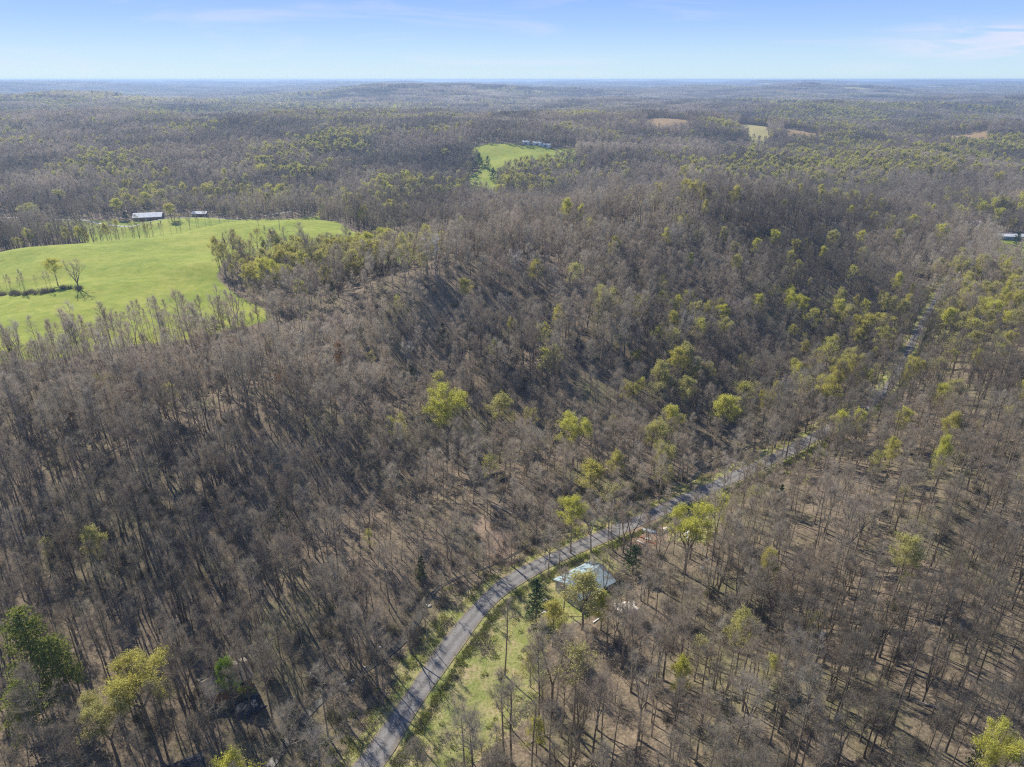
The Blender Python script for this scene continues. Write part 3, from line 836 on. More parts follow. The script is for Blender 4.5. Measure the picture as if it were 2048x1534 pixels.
b = make_conifer(71, H=12, w=2.0, col=True, n=60, per=26); parts_of(('magnolia', 0), b, leafm=LEAF['glossy'])

SAP_IDX = []
for i in range(3):
    b = make_tree(161 + i, H=6.5, r0=.045, spread=1.2, nl=8, nsub=3, ntw=3, ntt=3, cb=.25, tw=.016, leaf=0)
    SAP_IDX.append(add_model(joined([(b[0], 0), (b[1], 0)], [M_BARK]), "sapling"))
# cheap trees for the hills beyond 800 m, and clumps of them beyond 2.2 km
def cheap(seed, H, spread, tw=.17, leaf=0, n1=11, s2=4, t2=3):
    return make_tree(seed, H=H, r0=.25, spread=spread, nl=n1, nsub=s2, ntw=t2, ntt=4, tw=tw, leaf=leaf, leaf_size=.55)
FAR_B, FAR_L = [], []
for i in range(4):
    b = cheap(81 + i, 18 + i, 4.4); FAR_B.append(add_model(joined([(b[0], 0), (b[1], 0)], [M_BARK]), "far"))
for i in range(2):
    b = cheap(91 + i, 17 + i * 2, 4.4, leaf=1.5)
    for c in ('lime', 'pale', 'yellow'):
        FAR_L.append(add_model(joined([(b[0], 0), (b[1], 0), (b[2], 1)], [M_BARK, LEAF[c]]), "farleaf"))
FAR_CEDAR = add_model(joined([(x, k) for x, k in zip(make_conifer(95, H=13, w=3.2, n=16, per=9), (0, 0, 1))], [M_BARK, LEAF['dark']]), "farcedar")
def clump(seed, size, n, frac):
    rng = np.random.RandomState(seed); B, Lf = Buf(), {k: Buf() for k in ('lime', 'pale', 'yellow', 'dark')}
    for i in range(n):
        x, y = rng.uniform(-size / 2, size / 2, 2); H = rng.uniform(14, 22); w = rng.uniform(3.2, 5.5)
        m = 34; az = rng.uniform(0, 6.28, m); r = w * np.sqrt(rng.rand(m)); zz = H * (.55 + .45 * rng.rand(m) * (1 - (r / w) ** 2 * .6))
        P = np.stack([x + r * np.cos(az), y + r * np.sin(az), zz], 1)
        if rng.rand() < frac:
            c = ['lime', 'pale', 'pale', 'yellow', 'dark'][rng.randint(5)]
            leaves(Lf[c], P, 2.3, rng)
        else:
            D = unit(np.stack([np.cos(az) * .5, np.sin(az) * .5, np.ones(m)], 1) + rng.normal(size=(m, 3)) * .3)
            blades(B, P - D * 2, D, np.full(m, 4.5), np.full(m, .9), rng)
        blades(B, np.array([[x, y, 0]]), np.array([[0, 0, 1.]]), np.array([H]), np.array([.6]), rng)
    return joined([(B, 0)] + [(Lf[c], i + 1) for i, c in enumerate(Lf)], [M_BARK] + [LEAF[c] for c in Lf])
CL = [add_model(clump(101 + i, 84, 90, f), "clump") for i, f in enumerate((.03, .07, .18, .4))]

# ------------------------------------------------------------------ scattering of woods
def tone(x, y):
    return (fbm(np.asarray(x) / 85 + 3, np.asarray(y) / 85, 131, 3) - .5) * 1.5 + (fbm(np.asarray(x) / 420, np.asarray(y) / 420, 137, 2) - .5) * .9
def scatter(name, label, pts, idx, rot, scl):
    me = bpy.data.meshes.new(name)
    me.vertices.add(len(pts)); me.vertices.foreach_set("co", np.asarray(pts, np.float32).ravel())
    a = me.attributes.new("pick", 'INT', 'POINT'); a.data.foreach_set("value", np.asarray(idx, np.int32))
    a = me.attributes.new("turn", 'FLOAT_VECTOR', 'POINT'); a.data.foreach_set("vector", np.asarray(rot, np.float32).ravel())
    a = me.attributes.new("size", 'FLOAT_VECTOR', 'POINT'); a.data.foreach_set("vector", np.asarray(scl, np.float32).ravel())
    pts = np.asarray(pts); a = me.attributes.new("tone", 'FLOAT', 'POINT')
    a.data.foreach_set("value", np.clip(tone(pts[:, 0], pts[:, 1]) + NR.normal(0, .1, len(pts)), -.55, .6).astype(np.float32))
    o = bpy.data.objects.new(name, me); COL.objects.link(o)
    o["kind"] = "stuff"; o["label"] = label
    ng = bpy.data.node_groups.get("scatter trees")
    if ng is None:
        ng = bpy.data.node_groups.new("scatter trees", 'GeometryNodeTree')
        ng.interface.new_socket("Geometry", in_out='INPUT', socket_type='NodeSocketGeometry')
        ng.interface.new_socket("Geometry", in_out='OUTPUT', socket_type='NodeSocketGeometry')
        n, l = ng.nodes, ng.links
        gi, go = n.new("NodeGroupInput"), n.new("NodeGroupOutput")
        ci = n.new("GeometryNodeCollectionInfo"); ci.inputs["Collection"].default_value = MODELS
        ci.inputs["Separate Children"].default_value = True; ci.inputs["Reset Children"].default_value = True
        ip = n.new("GeometryNodeInstanceOnPoints"); ip.inputs["Pick Instance"].default_value = True
        def na(nm, dt):
            q = n.new("GeometryNodeInputNamedAttribute"); q.data_type = dt; q.inputs["Name"].default_value = nm
            return q.outputs["Attribute"]
        e2r = n.new("FunctionNodeEulerToRotation")
        l.new(na("turn", 'FLOAT_VECTOR'), e2r.inputs[0])
        l.new(gi.outputs[0], ip.inputs["Points"]); l.new(ci.outputs[0], ip.inputs["Instance"])
        l.new(na("pick", 'INT'), ip.inputs["Instance Index"]); l.new(e2r.outputs[0], ip.inputs["Rotation"])
        l.new(na("size", 'FLOAT_VECTOR'), ip.inputs["Scale"]); l.new(ip.outputs[0], go.inputs[0])
    md = o.modifiers.new("scatter", 'NODES'); md.node_group = ng
    return o

def jitter_grid(cell, y0, y1, side, extra):
    ys = np.arange(y0, y1, cell); P = []
    for y in ys:
        hw = side * max(y, 0) + extra
        xs = np.arange(-hw, hw, cell)
        P.append(np.stack([xs + NR.uniform(-.5, .5, len(xs)) * cell, y + NR.uniform(-.5, .5, len(xs)) * cell], 1))
    return np.concatenate(P)
def clear_mask(P):
    """probability that a wild tree grows here"""
    x, y = P[:, 0], P[:, 1]
    pas, bro, pal, law, dirt = zones(x, y)
    p = (1 - np.maximum.reduce([pas, bro, pal]) > .5).astype(float)
    p *= np.where(dirt > .5, .15, 1)
    d, _ = dist_poly(x, y, ROAD_P); p *= (d > np.where(y < 145, 4.0, 2.7 - 1.0 * sstep(170, 300, y))); p *= np.where((d < 12) & (y < 130), .45, 1)
    p *= np.where(law > .45, .2 * (d > 10), 1)
    d, _ = dist_poly(x, y, CREEK_P); p *= (d > np.where(y < 135, 2.6, 1.3))
    for c in CLEAR: p *= (np.hypot(x - c[0], y - c[1]) > c[2])
    return p
CLEAR = []     # buildings: x, y, radius
def keep_clear(u, v, r, z=None):
    h = hit(u, v) if z is None else (*flat(u, v, z), z)
    CLEAR.append((h[0], h[1], r)); return h
HOUSE_AT = keep_clear(1168, 1180, 8.5)
BARN_AT = at_depth(300, 446, 640); CLEAR.append((BARN_AT[0], BARN_AT[1], 24))
CLEAR.append((BARN_AT[0] + 5, BARN_AT[1] - 30, 22))
SHED_AT = at_depth(403, 442, 655); CLEAR.append((SHED_AT[0], SHED_AT[1], 16)); CLEAR.append((SHED_AT[0], SHED_AT[1] - 22, 16))
CABIN_AT = keep_clear(455, 1375, 3.6)
for u, v, r in ((1250, 1215, 4), (1298, 1062, 4), (1383, 1072, 3), (1295, 1085, 4), (490, 1420, 4), (1010, 1020, 4)): keep_clear(u, v, r)
BLUE_AT = at_depth(2024, 468, 552); CLEAR.append((BLUE_AT[0], BLUE_AT[1], 20)); CLEAR.append((BLUE_AT[0], BLUE_AT[1] - 25, 16))
WHITE_AT = at_depth(1947, 449, 618); CLEAR.append((WHITE_AT[0], WHITE_AT[1], 12))

# hand-placed leafing and evergreen trees: (column, row of crown top, crown width px, height m, kind, colour, label)
PLACED = [
    (890, 778, 105, 25, ('leaf', 1), 'lime', "tallest lime green tree standing alone in the brown woods, left of centre"),
    (1005, 785, 72, 20, ('leaf', 0), 'pale', "pale lime tree just right of the tallest lime green tree in the woods"),
    (1150, 828, 82, 20, ('leaf', 1), 'lime', "lime green tree with a dark bare trunk in the middle of the woods"),
    (790, 826, 55, 17, ('bud', 1), 'lime', "small budding green tree left of the tallest lime green tree"),
    (1312, 760, 50, 15, ('bud', 1), 'pale', "faint green budding tree above the pair of lime trees in the hollow"),
    (1345, 810, 62, 16, ('leaf', 2), 'lime', "upper lime tree of the pair in the hollow right of centre"),
    (1318, 840, 76, 18, ('leaf', 0), 'pale', "lower pale lime tree of the pair in the hollow right of centre"),
    (1455, 785, 70, 19, ('leaf', 0), 'lime', "brightest lime tree with a round crown, right of centre"),
    (1492, 760, 60, 15, ('bud', 0), 'lime', "thin yellowish budding tree just behind the brightest lime tree"),
    (1556, 762, 34, 13, ('leaf', 3), 'yellow', "small yellow tree between two wider pale trees right of centre"),
    (1640, 754, 92, 18, ('leaf', 1), 'yellow', "wide yellow crowned tree at the right end of the woods"),
    (1688, 822, 56, 15, ('leaf', 2), 'lime', "left lime tree of two beside the dark pool by the road bend"),
    (1722, 818, 46, 15, ('leaf', 3), 'lime', "right lime tree of two beside the dark pool by the road bend"),
    (1762, 625, 72, 17, ('leaf', 1), 'yellow', "yellow tree with a broad crown near the far road bend"),
    (1704, 608, 52, 16, ('leaf', 0), 'pale', "pale green round tree left of the yellow tree near the far road bend"),
    (1584, 574, 32, 14, ('leaf', 3), 'lime', "small lime tree alone on the far shaded slope"),
    (1896, 868, 36, 20, ('leaf', 2), 'lime', "narrow bright green tree in the bare wood on the right"),
    (1146, 990, 76, 19, ('leaf', 0), 'lime', "yellow green tree standing between the creek and the road"),
    (1224, 962, 52, 17, ('bud', 1), 'pale', "thin pale budding tree right of the yellow green creekside tree"),
    (1182, 925, 92, 13, ('leaf', 3), 'yellow', "low wide dull yellow tree behind the creekside tree"),
    (980, 905, 54, 14, ('bud', 2), 'lime', "small yellowish budding tree in the middle woods above the creek"),
    (1386, 1012, 112, 21, ('leaf', 1), 'lime', "large many stemmed lime tree in the yard right of the house"),
    (1446, 984, 60, 14, ('leaf', 3), 'lime', "lime tree at the roadside above the large yard tree"),
    (1544, 1096, 52, 18, ('leaf', 2), 'yellow', "golden tree in the bare wood right of the yard"),
    (1494, 1218, 84, 18, ('leaf', 0), 'pale', "pale green rounded tree in the wood below the golden tree"),
    (1368, 1314, 56, 15, ('leaf', 2), 'lime', "lime tree in the lower wood right of the grass strip"),
    (1552, 1300, 40, 17, ('bud', 0), 'lime', "thin green budding tree in the middle of the lower right wood"),
    (1826, 1066, 82, 20, ('leaf', 0), 'pale', "large pale green tree in the right hand wood"),
    (2012, 1458, 96, 17, ('leaf', 1), 'lime', "lime tree at the bottom right corner"),
    (1170, 1150, 118, 16, ('leaf', 3), 'pale', "light green tree hanging over the pale blue roof"),
    (1108, 1205, 76, 13, ('leaf', 3), 'yellow', "yellow green bush-like tree right of the dark glossy evergreen"),
    (1206, 1186, 64, 11, ('leaf', 3), 'lime', "low yellow green tree at the right corner of the house"),
    (1074, 1438, 54, 10, ('leaf', 3), 'lime', "small lime tree at the lower end of the grass strip"),
    (445, 1315, 66, 14, ('leaf', 3), 'vivid', "vivid green tree beside the cabin roof at bottom left"),
    (258, 1322, 160, 17, ('leaf', 1), 'yellow', "wide spreading yellow tree in the dark wood at bottom left"),
    (452, 1506, 100, 14, ('leaf', 3), 'lime', "light green tree cut by the bottom edge, left of centre"),
    (736, 1055, 36, 10, ('bud', 2), 'lime', "faint green sapling in the dark wood above the creek"),
    (675, 683, 32, 15, ('leaf', 3), 'orange', "rust orange tree on the slope below the pasture"),
    (560, 742, 42, 13, ('bud', 2), 'orange', "dull rusty sapling on the slope below the pasture"),
    (200, 745, 62, 13, ('bud', 1), 'yellow', "dull yellow tree near the left corner of the woods"),
    (332, 762, 50, 13, ('bud', 2), 'yellow', "thin dull yellow tree right of the dull yellow corner tree"),
    (545, 662, 40, 14, ('bud', 0), 'pale', "faint pale tree at the foot of the pasture"),
    (556, 526, 76, 16, ('leaf', 1), 'lime', "bright lime dome of a tree at the pasture wood edge"),
    (598, 558, 40, 12, ('leaf', 3), 'lime', "small round lime tree below the bright lime dome"),
    (500, 512, 60, 14, ('leaf', 2), 'yellow', "golden brown tree at the left tip of the pasture wood"),
    (462, 500, 44, 13, ('bud', 1), 'yellow', "thin yellowish tree on the pasture edge, leftmost in that wood"),
    (100, 513, 52, 15, ('leaf', 0), 'lime', "bright yellow green tree in the hedge row on the pasture"),
    (226, 385, 46, 20, ('leaf', 0), 'lime', "lime tree left of the silver roofed barn"),
    (286, 377, 40, 20, ('leaf', 2), 'lime', "lime tree right behind the silver roofed barn"),
    (50, 402, 52, 20, ('leaf', 1), 'pale', "broad pale green tree in the valley at the left edge"),
    (342, 430, 40, 15, ('leaf', 3), 'yellow', "yellow tree between the two barns"),
    (520, 328, 36, 20, ('leaf', 1), 'lime', "round lime tree on the far wooded hillside, left of centre"),
    (1386, 358, 50, 20, ('leaf', 1), 'yellow', "bright yellow tree above the far end of the woods"),
    (1134, 395, 32, 20, ('leaf', 2), 'lime', "lime tree of a pair on the far ridge, the taller"),
    (1162, 408, 24, 16, ('leaf', 3), 'lime', "lime tree of a pair on the far ridge, the shorter"),
    (922, 432, 24, 18, ('leaf', 2), 'lime', "narrow lime tree in the bare wood behind the white ridge woods"),
    (998, 368, 32, 18, ('leaf', 1), 'lime', "round lime tree just below the far hill meadow"),
    (1120, 325, 28, 18, ('leaf', 0), 'lime', "lime tree right of the far hill meadow"),
    (1994, 600, 54, 16, ('leaf', 2), 'lime', "bright lime tree near the right edge"),
    (1950, 632, 70, 18, ('bud', 0), 'lime', "wide thin green tree left of the bright lime tree near the right edge"),
    (1905, 660, 60, 18, ('bud', 1), 'pale', "thin green tree right of the far road bend"),
    (1930, 412, 28, 18, ('leaf', 1), 'lime', "lime tree beside the lane at far right"),
    (1650, 492, 26, 13, ('leaf', 3), 'lime', "small lime tree on the far ridge shoulder, upper"),
    (1600, 520, 26, 13, ('leaf', 3), 'lime', "small lime tree on the far ridge shoulder, lower"),
    (1335, 455, 30, 16, ('leaf', 2), 'lime', "small lime tree on the ridge crest right of centre"),
    (765, 452, 56, 20, ('leaf', 0), 'lime', "tall lime tree where pasture meets the far bare wood"),
    (930, 556, 46, 12, ('leaf', 3), 'yellow', "low yellow tree on the ridge left of centre"),
    (30, 1212, 120, 22, ('pine', 0), None, "tallest olive green pine at the left edge"),
    (98, 1262, 100, 19, ('pine', 1), None, "second olive pine right of the tallest pine at bottom left"),
    (28, 1350, 110, 17, ('pine', 1), None, "lowest dark pine at the left edge"),
    (1566, 968, 30, 10, ('cedar', 0), None, "small dark cedar alone in the bare wood below the road"),
    (1270, 1092, 54, 9, ('cedar', 1), None, "dark cedar beside the road near the yard junk"),
    (425, 632, 30, 8, ('cedar', 0), None, "dark cedar at the foot of the pasture"),
    (885, 645, 34, 11, ('cedar', 0), None, "dark cedar on the hill left of the pale clearing"),
    (1092, 690, 44, 9, ('cedar', 1), None, "squat dark cedar in the middle of the hill"),
    (820, 728, 34, 9, ('cedar', 0), None, "dark cedar lower left on the hill"),
    (944, 315, 26, 17, ('cedar', 1), None, "leftmost dark evergreen by the far hill meadow"),
    (958, 306, 26, 18, ('cedar', 0), None, "second dark evergreen left of the far hill meadow"),
    (975, 312, 24, 17, ('cedar', 1), None, "dark evergreen touching the far hill meadow"),
    (986, 335, 22, 17, ('cedar', 0), None, "dark evergreen between the upper and lower far meadow"),
    (1062, 330, 24, 15, ('cedar', 1), None, "dark evergreen right of the far lower meadow"),
    (2040, 462, 22, 12, ('cedar', 0), None, "dark evergreen on the lawn at the right edge"),
    (1073, 1158, 46, 13, ('magnolia', 0), None, "dark glossy leaved evergreen beside the house and road"),
    (250, 432, 26, 9, ('cedar', 0), None, "dark evergreen at the left end of the silver roofed barn"),
]
TREE_NAMES = {'leaf': 'leafing_tree', 'bud': 'leafing_tree', 'pine': 'pine_tree', 'cedar': 'cedar_tree', 'magnolia': 'evergreen_tree', 'bare': 'bare_tree', 'shrub': 'shrub'}
NOM_W = {('leaf', 0): 9.6, ('leaf', 1): 11.5, ('leaf', 2): 8.4, ('leaf', 3): 7.4, ('bud', 0): 9, ('bud', 1): 8.6, ('bud', 2): 6.6, ('pine', 0): 8.4, ('pine', 1): 8.4,
         ('cedar', 0): 4.6, ('cedar', 1): 4.8, ('magnolia', 0): 4.2}
NOM_H = {('leaf', i): LEAF_SPECS[i]['H'] for i in range(4)}
NOM_H.update({('bud', i): BUD_SPECS[i]['H'] for i in range(3)}); NOM_H.update({('bare', i): BARE_SPECS[i]['H'] for i in range(16)})
NOM_H.update({('pine', 0): 20, ('pine', 1): 18, ('cedar', 0): 9, ('cedar', 1): 11, ('magnolia', 0): 12, ('shrub', 0): 2.2, ('shrub', 1): 2.2, ('shrub', 2): 2.2})
def place_tree(key, x, y, H, wscale, rot, label, colour=None, group=None, bark=None, name=None, cat='tree'):
    nm = name or TREE_NAMES[key[0]]
    root = bpy.data.objects.new(nm, None); COL.objects.link(root)
    root.empty_display_size = .5
    s = H / NOM_H[key]
    root.location = (x, y, float(ground(x, y))); root.rotation_euler = (0, 0, rot); root.scale = (s * wscale, s * wscale, s)
    root["label"] = label; root["category"] = cat
    if group: root["group"] = group
    for me, part in zip(PARTS[key], ("trunk", "crown", "foliage")):
        if me is None: continue
        o = bpy.data.objects.new(part, me); COL.objects.link(o); o.parent = root
        o["tone"] = float(np.clip(tone(x, y), -.4, .4))
        if part == "foliage" and colour:
            o.material_slots[0].link = 'OBJECT'; o.material_slots[0].material = LEAF[colour]
        if part != "foliage" and bark is not None:
            o.material_slots[0].link = 'OBJECT'; o.material_slots[0].material = bark
    return root
placed_xy = []
STAND_AT = {(342, 430): 590, (226, 385): 640, (286, 377): 672, (50, 402): 610, (250, 432): 632}      # trees down in the valley behind the pasture
for u, v, wpx, H, key, colour, label in PLACED:
    h = hit(u, v, lift=H)
    if (u, v) in STAND_AT:
        h = at_depth(u, v, STAND_AT[(u, v)])
    if h is None: continue
    x, y, z = h
    _, _, zc = project(x, y, z + H * .7)
    w_m = wpx * zc / F
    ws = min(1.7, max(.55, w_m / (NOM_W[key] * H / NOM_H[key])))
    place_tree(key, x, y, H, ws, R.uniform(0, 6.28), label, colour)
    placed_xy.append((x, y, max(2.5, w_m * .42)))
# individual bare trees standing in the open
OPEN_BARE = [
    (418, 1278, 70, 19, 1, "tall broad bare tree in front of the left end of the cabin roof"),
    (470, 1268, 70, 20, 4, "forked bare tree in front of the right end of the cabin roof"),
    (446, 1330, 60, 15, 14, "thin bare sapling in front of the vivid green tree by the cabin"),
    (1215, 1085, 60, 17, 4, "forked bare tree rising in front of the right end of the house roof"),
    (1192, 1100, 46, 15, 2, "slim bare tree crossing the middle of the house roof"),
    (1130, 1120, 50, 16, 7, "short bare tree near the left corner of the house roof"),
    (1240, 1120, 70, 16, 6, "low branched bare tree just right of the house"),
    (1100, 1040, 60, 18, 0, "tall bare tree between the house and the road"),
    (156, 508, 50, 15, 15, "lone bare spreading tree in the open pasture, dark at its foot"),
    (557, 412, 20, 17, 5, "tall thin dead tree alone on the pasture crest"),
    (519, 428, 14, 11, 13, "small forked bare tree on the crest left of the tall dead tree"),
    (625, 1452, 120, 13, 6, "pale bare tree with white branches at the grass edge, bottom left of the road"),
]
for u, v, wpx, H, var, label in OPEN_BARE:
    x, y, z = hit(u, v, lift=H)
    if u == 156: x, y, z = hit(157, 576)
    if u == 557: x, y, z = hit(560, 461)
    if u == 519: x, y, z = hit(519, 463)
    _, _, zc = project(x, y, z + H * .7); w_m = wpx * zc / F
    ws = min(1.6, max(.5, w_m / (2.1 * BARE_SPECS[var]['spread'] * H / BARE_SPECS[var]['H'])))
    place_tree(('bare', var), x, y, H, ws, R.uniform(0, 6), label, bark=M_PALE if u == 625 else None)
    placed_xy.append((x, y, 4))
PX = np.array(placed_xy)
def near_placed(P):
    m = np.zeros(len(P), bool)
    for k in range(0, len(P), 5000):
        s = P[k:k + 5000]
        d = np.hypot(s[:, None, 0] - PX[None, :, 0], s[:, None, 1] - PX[None, :, 1])
        m[k:k + 5000] = (d < PX[None, :, 2]).any(1)
    return m

def green_prob(x, y):
    g = fbm(x / 120 + 2, y / 120 + 7, 41, 3)
    far = sstep(450, 900, y)
    right = sstep(40, 160, x - .35 * (y - 150)) * (y < 420)
    lowleft = (y < 215) * (x < .35 * (y - 90) - 20)
    return (np.clip((g - .5) * 1.6, 0, .5) * (.22 + .78 * far) + .010 + .012 * right + .035 * sstep(.45, .6, g) * right) * np.where(lowleft, .12, 1)
BOOST = [([at_depth(425, 520, 405)[:2], at_depth(900, 500, 430)[:2], at_depth(900, 590, 335)[:2], at_depth(560, 590, 335)[:2], at_depth(430, 560, 365)[:2]], .62),
         ([hit(1850, 560)[:2], hit(2150, 540)[:2], hit(2150, 740)[:2], hit(1900, 760)[:2]], .38),
         ([hit(1230, 760)[:2], hit(1560, 740)[:2], hit(1640, 850)[:2], hit(1400, 920)[:2], hit(1200, 900)[:2]], .16),
         ([hit(1560, 620)[:2], hit(1820, 600)[:2], hit(1800, 800)[:2], hit(1560, 830)[:2]], .25)]
def boost(x, y):
    b = 0
    for p, k in BOOST: b = np.maximum(b, poly_mask(x, y, p, 6.0) * k)
    return b
def open_light(x, y):
    """thinner wood where the photo shows the ground"""
    a = np.exp(-(((x - 2) / 45) ** 2 + ((y - 300) / 38) ** 2))
    return a

# near woods: every tree within about 850 m
P = jitter_grid(3.95, 52, 850, .80, 70)
pr = clear_mask(P) * (.95 - .45 * open_light(P[:, 0], P[:, 1]))
# slope left above creek is dense
pr *= .62 + .5 * sstep(.36, .56, fbm(P[:, 0] / 22, P[:, 1] / 22, 83, 2))
keep = (NR.rand(len(P)) < pr) & ~near_placed(P)
P = P[keep]
gz = ground(P[:, 0], P[:, 1])
n = len(P)
r = NR.rand(n); idx = np.zeros(n, int)
tall = r < .50
clus = fbm(P[:, 0] / 35, P[:, 1] / 35, 19, 2)
idx[tall] = NR.choice(BARE_IDX[:12], tall.sum()); idx[~tall] = NR.choice(BARE_IDX[12:15], (~tall).sum())
gp = np.maximum(green_prob(P[:, 0], P[:, 1]), boost(P[:, 0], P[:, 1])); rg = NR.rand(n)
gl = rg < gp
idx[gl] = NR.choice(BUD_IDX + BUD_IDX + LEAF_IDX, gl.sum())
idx[(rg > .996)] = CEDAR_IDX; idx[(rg > .978) & (rg < .992) & tall] = PALE_IDX
sc = NR.uniform(.60, 1.16, n) * (.9 + .5 * (clus - .5))
is_bare = np.isin(idx, BARE_IDX)
# the 300 nearest tall bare trees in view become objects of their own
U, Vv, Zc = project(P[:, 0], P[:, 1], gz + 8)
inview = (U > -10) & (U < 2058) & (Vv < 1560) & (Vv > 0)
cand = np.nonzero(is_bare & inview & tall)[0]
cand = cand[np.argsort(Zc[cand])][:296]
gcand = np.nonzero(np.isin(idx, BUD_IDX + LEAF_IDX) & inview)[0]
gcand = gcand[np.argsort(Zc[gcand])][:120]
LANDMARKS = [(1165, 1170, "the blue roofed house"), (1075, 1215, "the glossy evergreen"), (890, 860, "the tallest lime tree"), (1150, 870, "the dark trunked lime tree"),
    (1455, 830, "the brightest lime tree"), (1640, 790, "the wide yellow tree"), (1345, 850, "the pair of lime trees"), (1146, 1040, "the creekside lime tree"),
    (1386, 1080, "the many stemmed yard tree"), (1544, 1130, "the golden tree"), (1494, 1260, "the tree below the golden one"), (1826, 1110, "the large pale tree"),
    (2012, 1490, "the bottom right corner tree"), (1896, 910, "the narrow bright green tree"), (445, 1350, "the tan roofed cabin"), (258, 1370, "the wide spreading yellow tree"),
    (60, 1290, "the pines at the left edge"), (675, 710, "the rust orange tree"), (1252, 1216, "the cream tarp"), (625, 1490, "the white branched tree"), (1074, 1465, "the lime tree on the grass strip"),
    (1368, 1345, "the lime tree in the lower wood"), (1566, 990, "the lone cedar"), (1300, 1064, "the overturned boat"), (1870, 1420, "the thin pale log"), (1010, 1022, "the thick fallen trunk"),
    (745, 1500, "the road at the bottom edge"), (985, 1195, "the sharp road bend"), (1800, 740, "the far road bend"), (200, 1050, "the left slope"), (80, 770, "the left woods corner"), (736, 1080, "the sapling above the creek"),
    (1552, 1330, "the thin green tree"), (1700, 1400, "the open leaf floor"), (1994, 640, "the lime tree near the right edge"), (500, 1000, "the dark hollow on the left"),
    (1762, 650, "the yellow tree near the far bend"), (1000, 640, "the pale clearing on the hill"), (1584, 590, "the small far lime tree"), (556, 560, "the bright lime dome"), (200, 540, "the left pasture"), (1335, 460, "the ridge crest")]
ORD = ["", "second ", "third ", "fourth ", "fifth ", "sixth ", "seventh ", "eighth ", "ninth ", "tenth ", "eleventh ", "twelfth "]
def relation(x, y, h):
    u, v, _ = project(x, y, float(ground(x, y)) + h)
    d, k = min((math.hypot(u - a, (v - b) * 1.0), i) for i, (a, b, _) in enumerate(LANDMARKS))
    a, b, nm = LANDMARKS[k]
    an = math.degrees(math.atan2(-(v - b), u - a)) % 360
    rel = ["right of", "above right of", "above", "above left of", "left of", "below left of", "below", "below right of"][int(((an + 22.5) % 360) // 45)]
    return rel + " " + nm, d
def name_all(items):
    """items: (root, form words, height of its crown). Counts outward where form and landmark repeat."""
    by = {}
    for o, form, h in items:
        r, d = relation(o.location.x, o.location.y, h); by.setdefault((form, r), []).append((d, o))
    for (form, r), L in by.items():
        for k, (d, o) in enumerate(sorted(L, key=lambda q: q[0])):
            o["label"] = (ORD[min(k, 11)] + form + " " + r)[:118]
FORM = {0: "tall straight bare tree", 1: "tall broad bare tree", 2: "slim high crowned bare tree", 3: "three stemmed bare tree", 4: "forked bare tree",
        5: "very tall narrow bare tree", 6: "low branched bare tree", 7: "short slim bare tree",
        8: "tall twin stemmed bare tree", 9: "pole like bare tree", 10: "wide flat crowned bare tree", 11: "four stemmed bare tree"}
taken = np.zeros(n, bool); NAMEQ = []
for i in cand:
    k = BARE_IDX.index(idx[i]); x, y = P[i]
    o = place_tree(('bare', k), x, y, NOM_H[('bare', k)] * sc[i], NR.uniform(.85, 1.15), NR.uniform(0, 6.28), "", group="bare trees standing in the near woods")
    NAMEQ.append((o, FORM[k], 10))
    taken[i] = True
GFORM = {'leaf': "leafed out tree", 'bud': "thinly budding tree"}
for i in gcand:
    x, y = P[i]
    if idx[i] in BUD_IDX: q = BUD_IDX.index(idx[i]); key = ('bud', q // 2); colr = ('pale', 'lime')[q % 2]
    else: q = LEAF_IDX.index(idx[i]); key = ('leaf', q // 3); colr = ('lime', 'pale', 'yellow')[q % 3]
    o = place_tree(key, x, y, NOM_H[key] * sc[i], NR.uniform(.85, 1.15), NR.uniform(0, 6.28), "", colr, group="green trees scattered through the bare woods")
    NAMEQ.append((o, "%s %s" % ({'pale': 'pale', 'lime': 'lime', 'yellow': 'yellowish'}[colr], GFORM[key[0]]), 10))
    taken[i] = True
name_all(NAMEQ)
m = ~taken
def rots(k): return np.stack([NR.normal(0, .03, k), NR.normal(0, .03, k), NR.uniform(0, 6.28, k)], 1)
def scls(s, k): w = NR.uniform(.85, 1.18, k) * s; return np.stack([w, w, s], 1)
scatter("woodland", "bare grey brown woods covering the near slopes", np.column_stack([P, gz])[m], idx[m], rots(m.sum()), scls(sc[m], m.sum()))

# pasture wood edge: airy lime trees over grass
S = NR.uniform(0, 1, (70, 2)); eu = 560 + S[:, 0] * 300; ev = 560 - S[:, 1] * 42 - (eu - 560) * .02
EP = np.array([hit(a, b)[:2] for a, b in zip(eu, ev)])
ek = NR.choice(BUD_IDX + [BARE_IDX[12], BARE_IDX[13], BARE_IDX[0]], 70)
es = NR.uniform(.7, 1.0, 70)
scatter("young_trees", "young lime budding trees on grass at the pasture edge", np.column_stack([EP, ground(EP[:, 0], EP[:, 1])]), ek, rots(70), scls(es, 70))
# hedge rows on and beyond the pasture
def row(pts, n, H, kinds, jit, labels):
    Q = densify(pts, 2.0); made = []
    for i in range(n):
        p = Q[int((i + R.uniform(.1, .9)) / n * (len(Q) - 1))]
        x, y = p[0] + R.uniform(-jit, jit), p[1] + R.uniform(-jit, jit)
        k = R.choice(kinds)
        made.append(place_tree(('bare', k), x, y, H * R.uniform(.7, 1.1), R.uniform(.7, 1.0), R.uniform(0, 6), labels, group=labels + "s"))
    made.sort(key=lambda o: project(*o.location)[0])
    NUM = ["leftmost", "second", "third", "fourth", "fifth", "sixth", "seventh", "eighth", "ninth", "tenth", "eleventh", "twelfth", "thirteenth", "fourteenth", "fifteenth", "sixteenth", "seventeenth", "eighteenth"]
    for i, o in enumerate(made):
        j = n - 1 - i
        o["label"] = ((NUM[i] + (" from the left," if i else "")) if i <= j else ((NUM[j] + " from the right,") if j else "rightmost")) + " " + labels
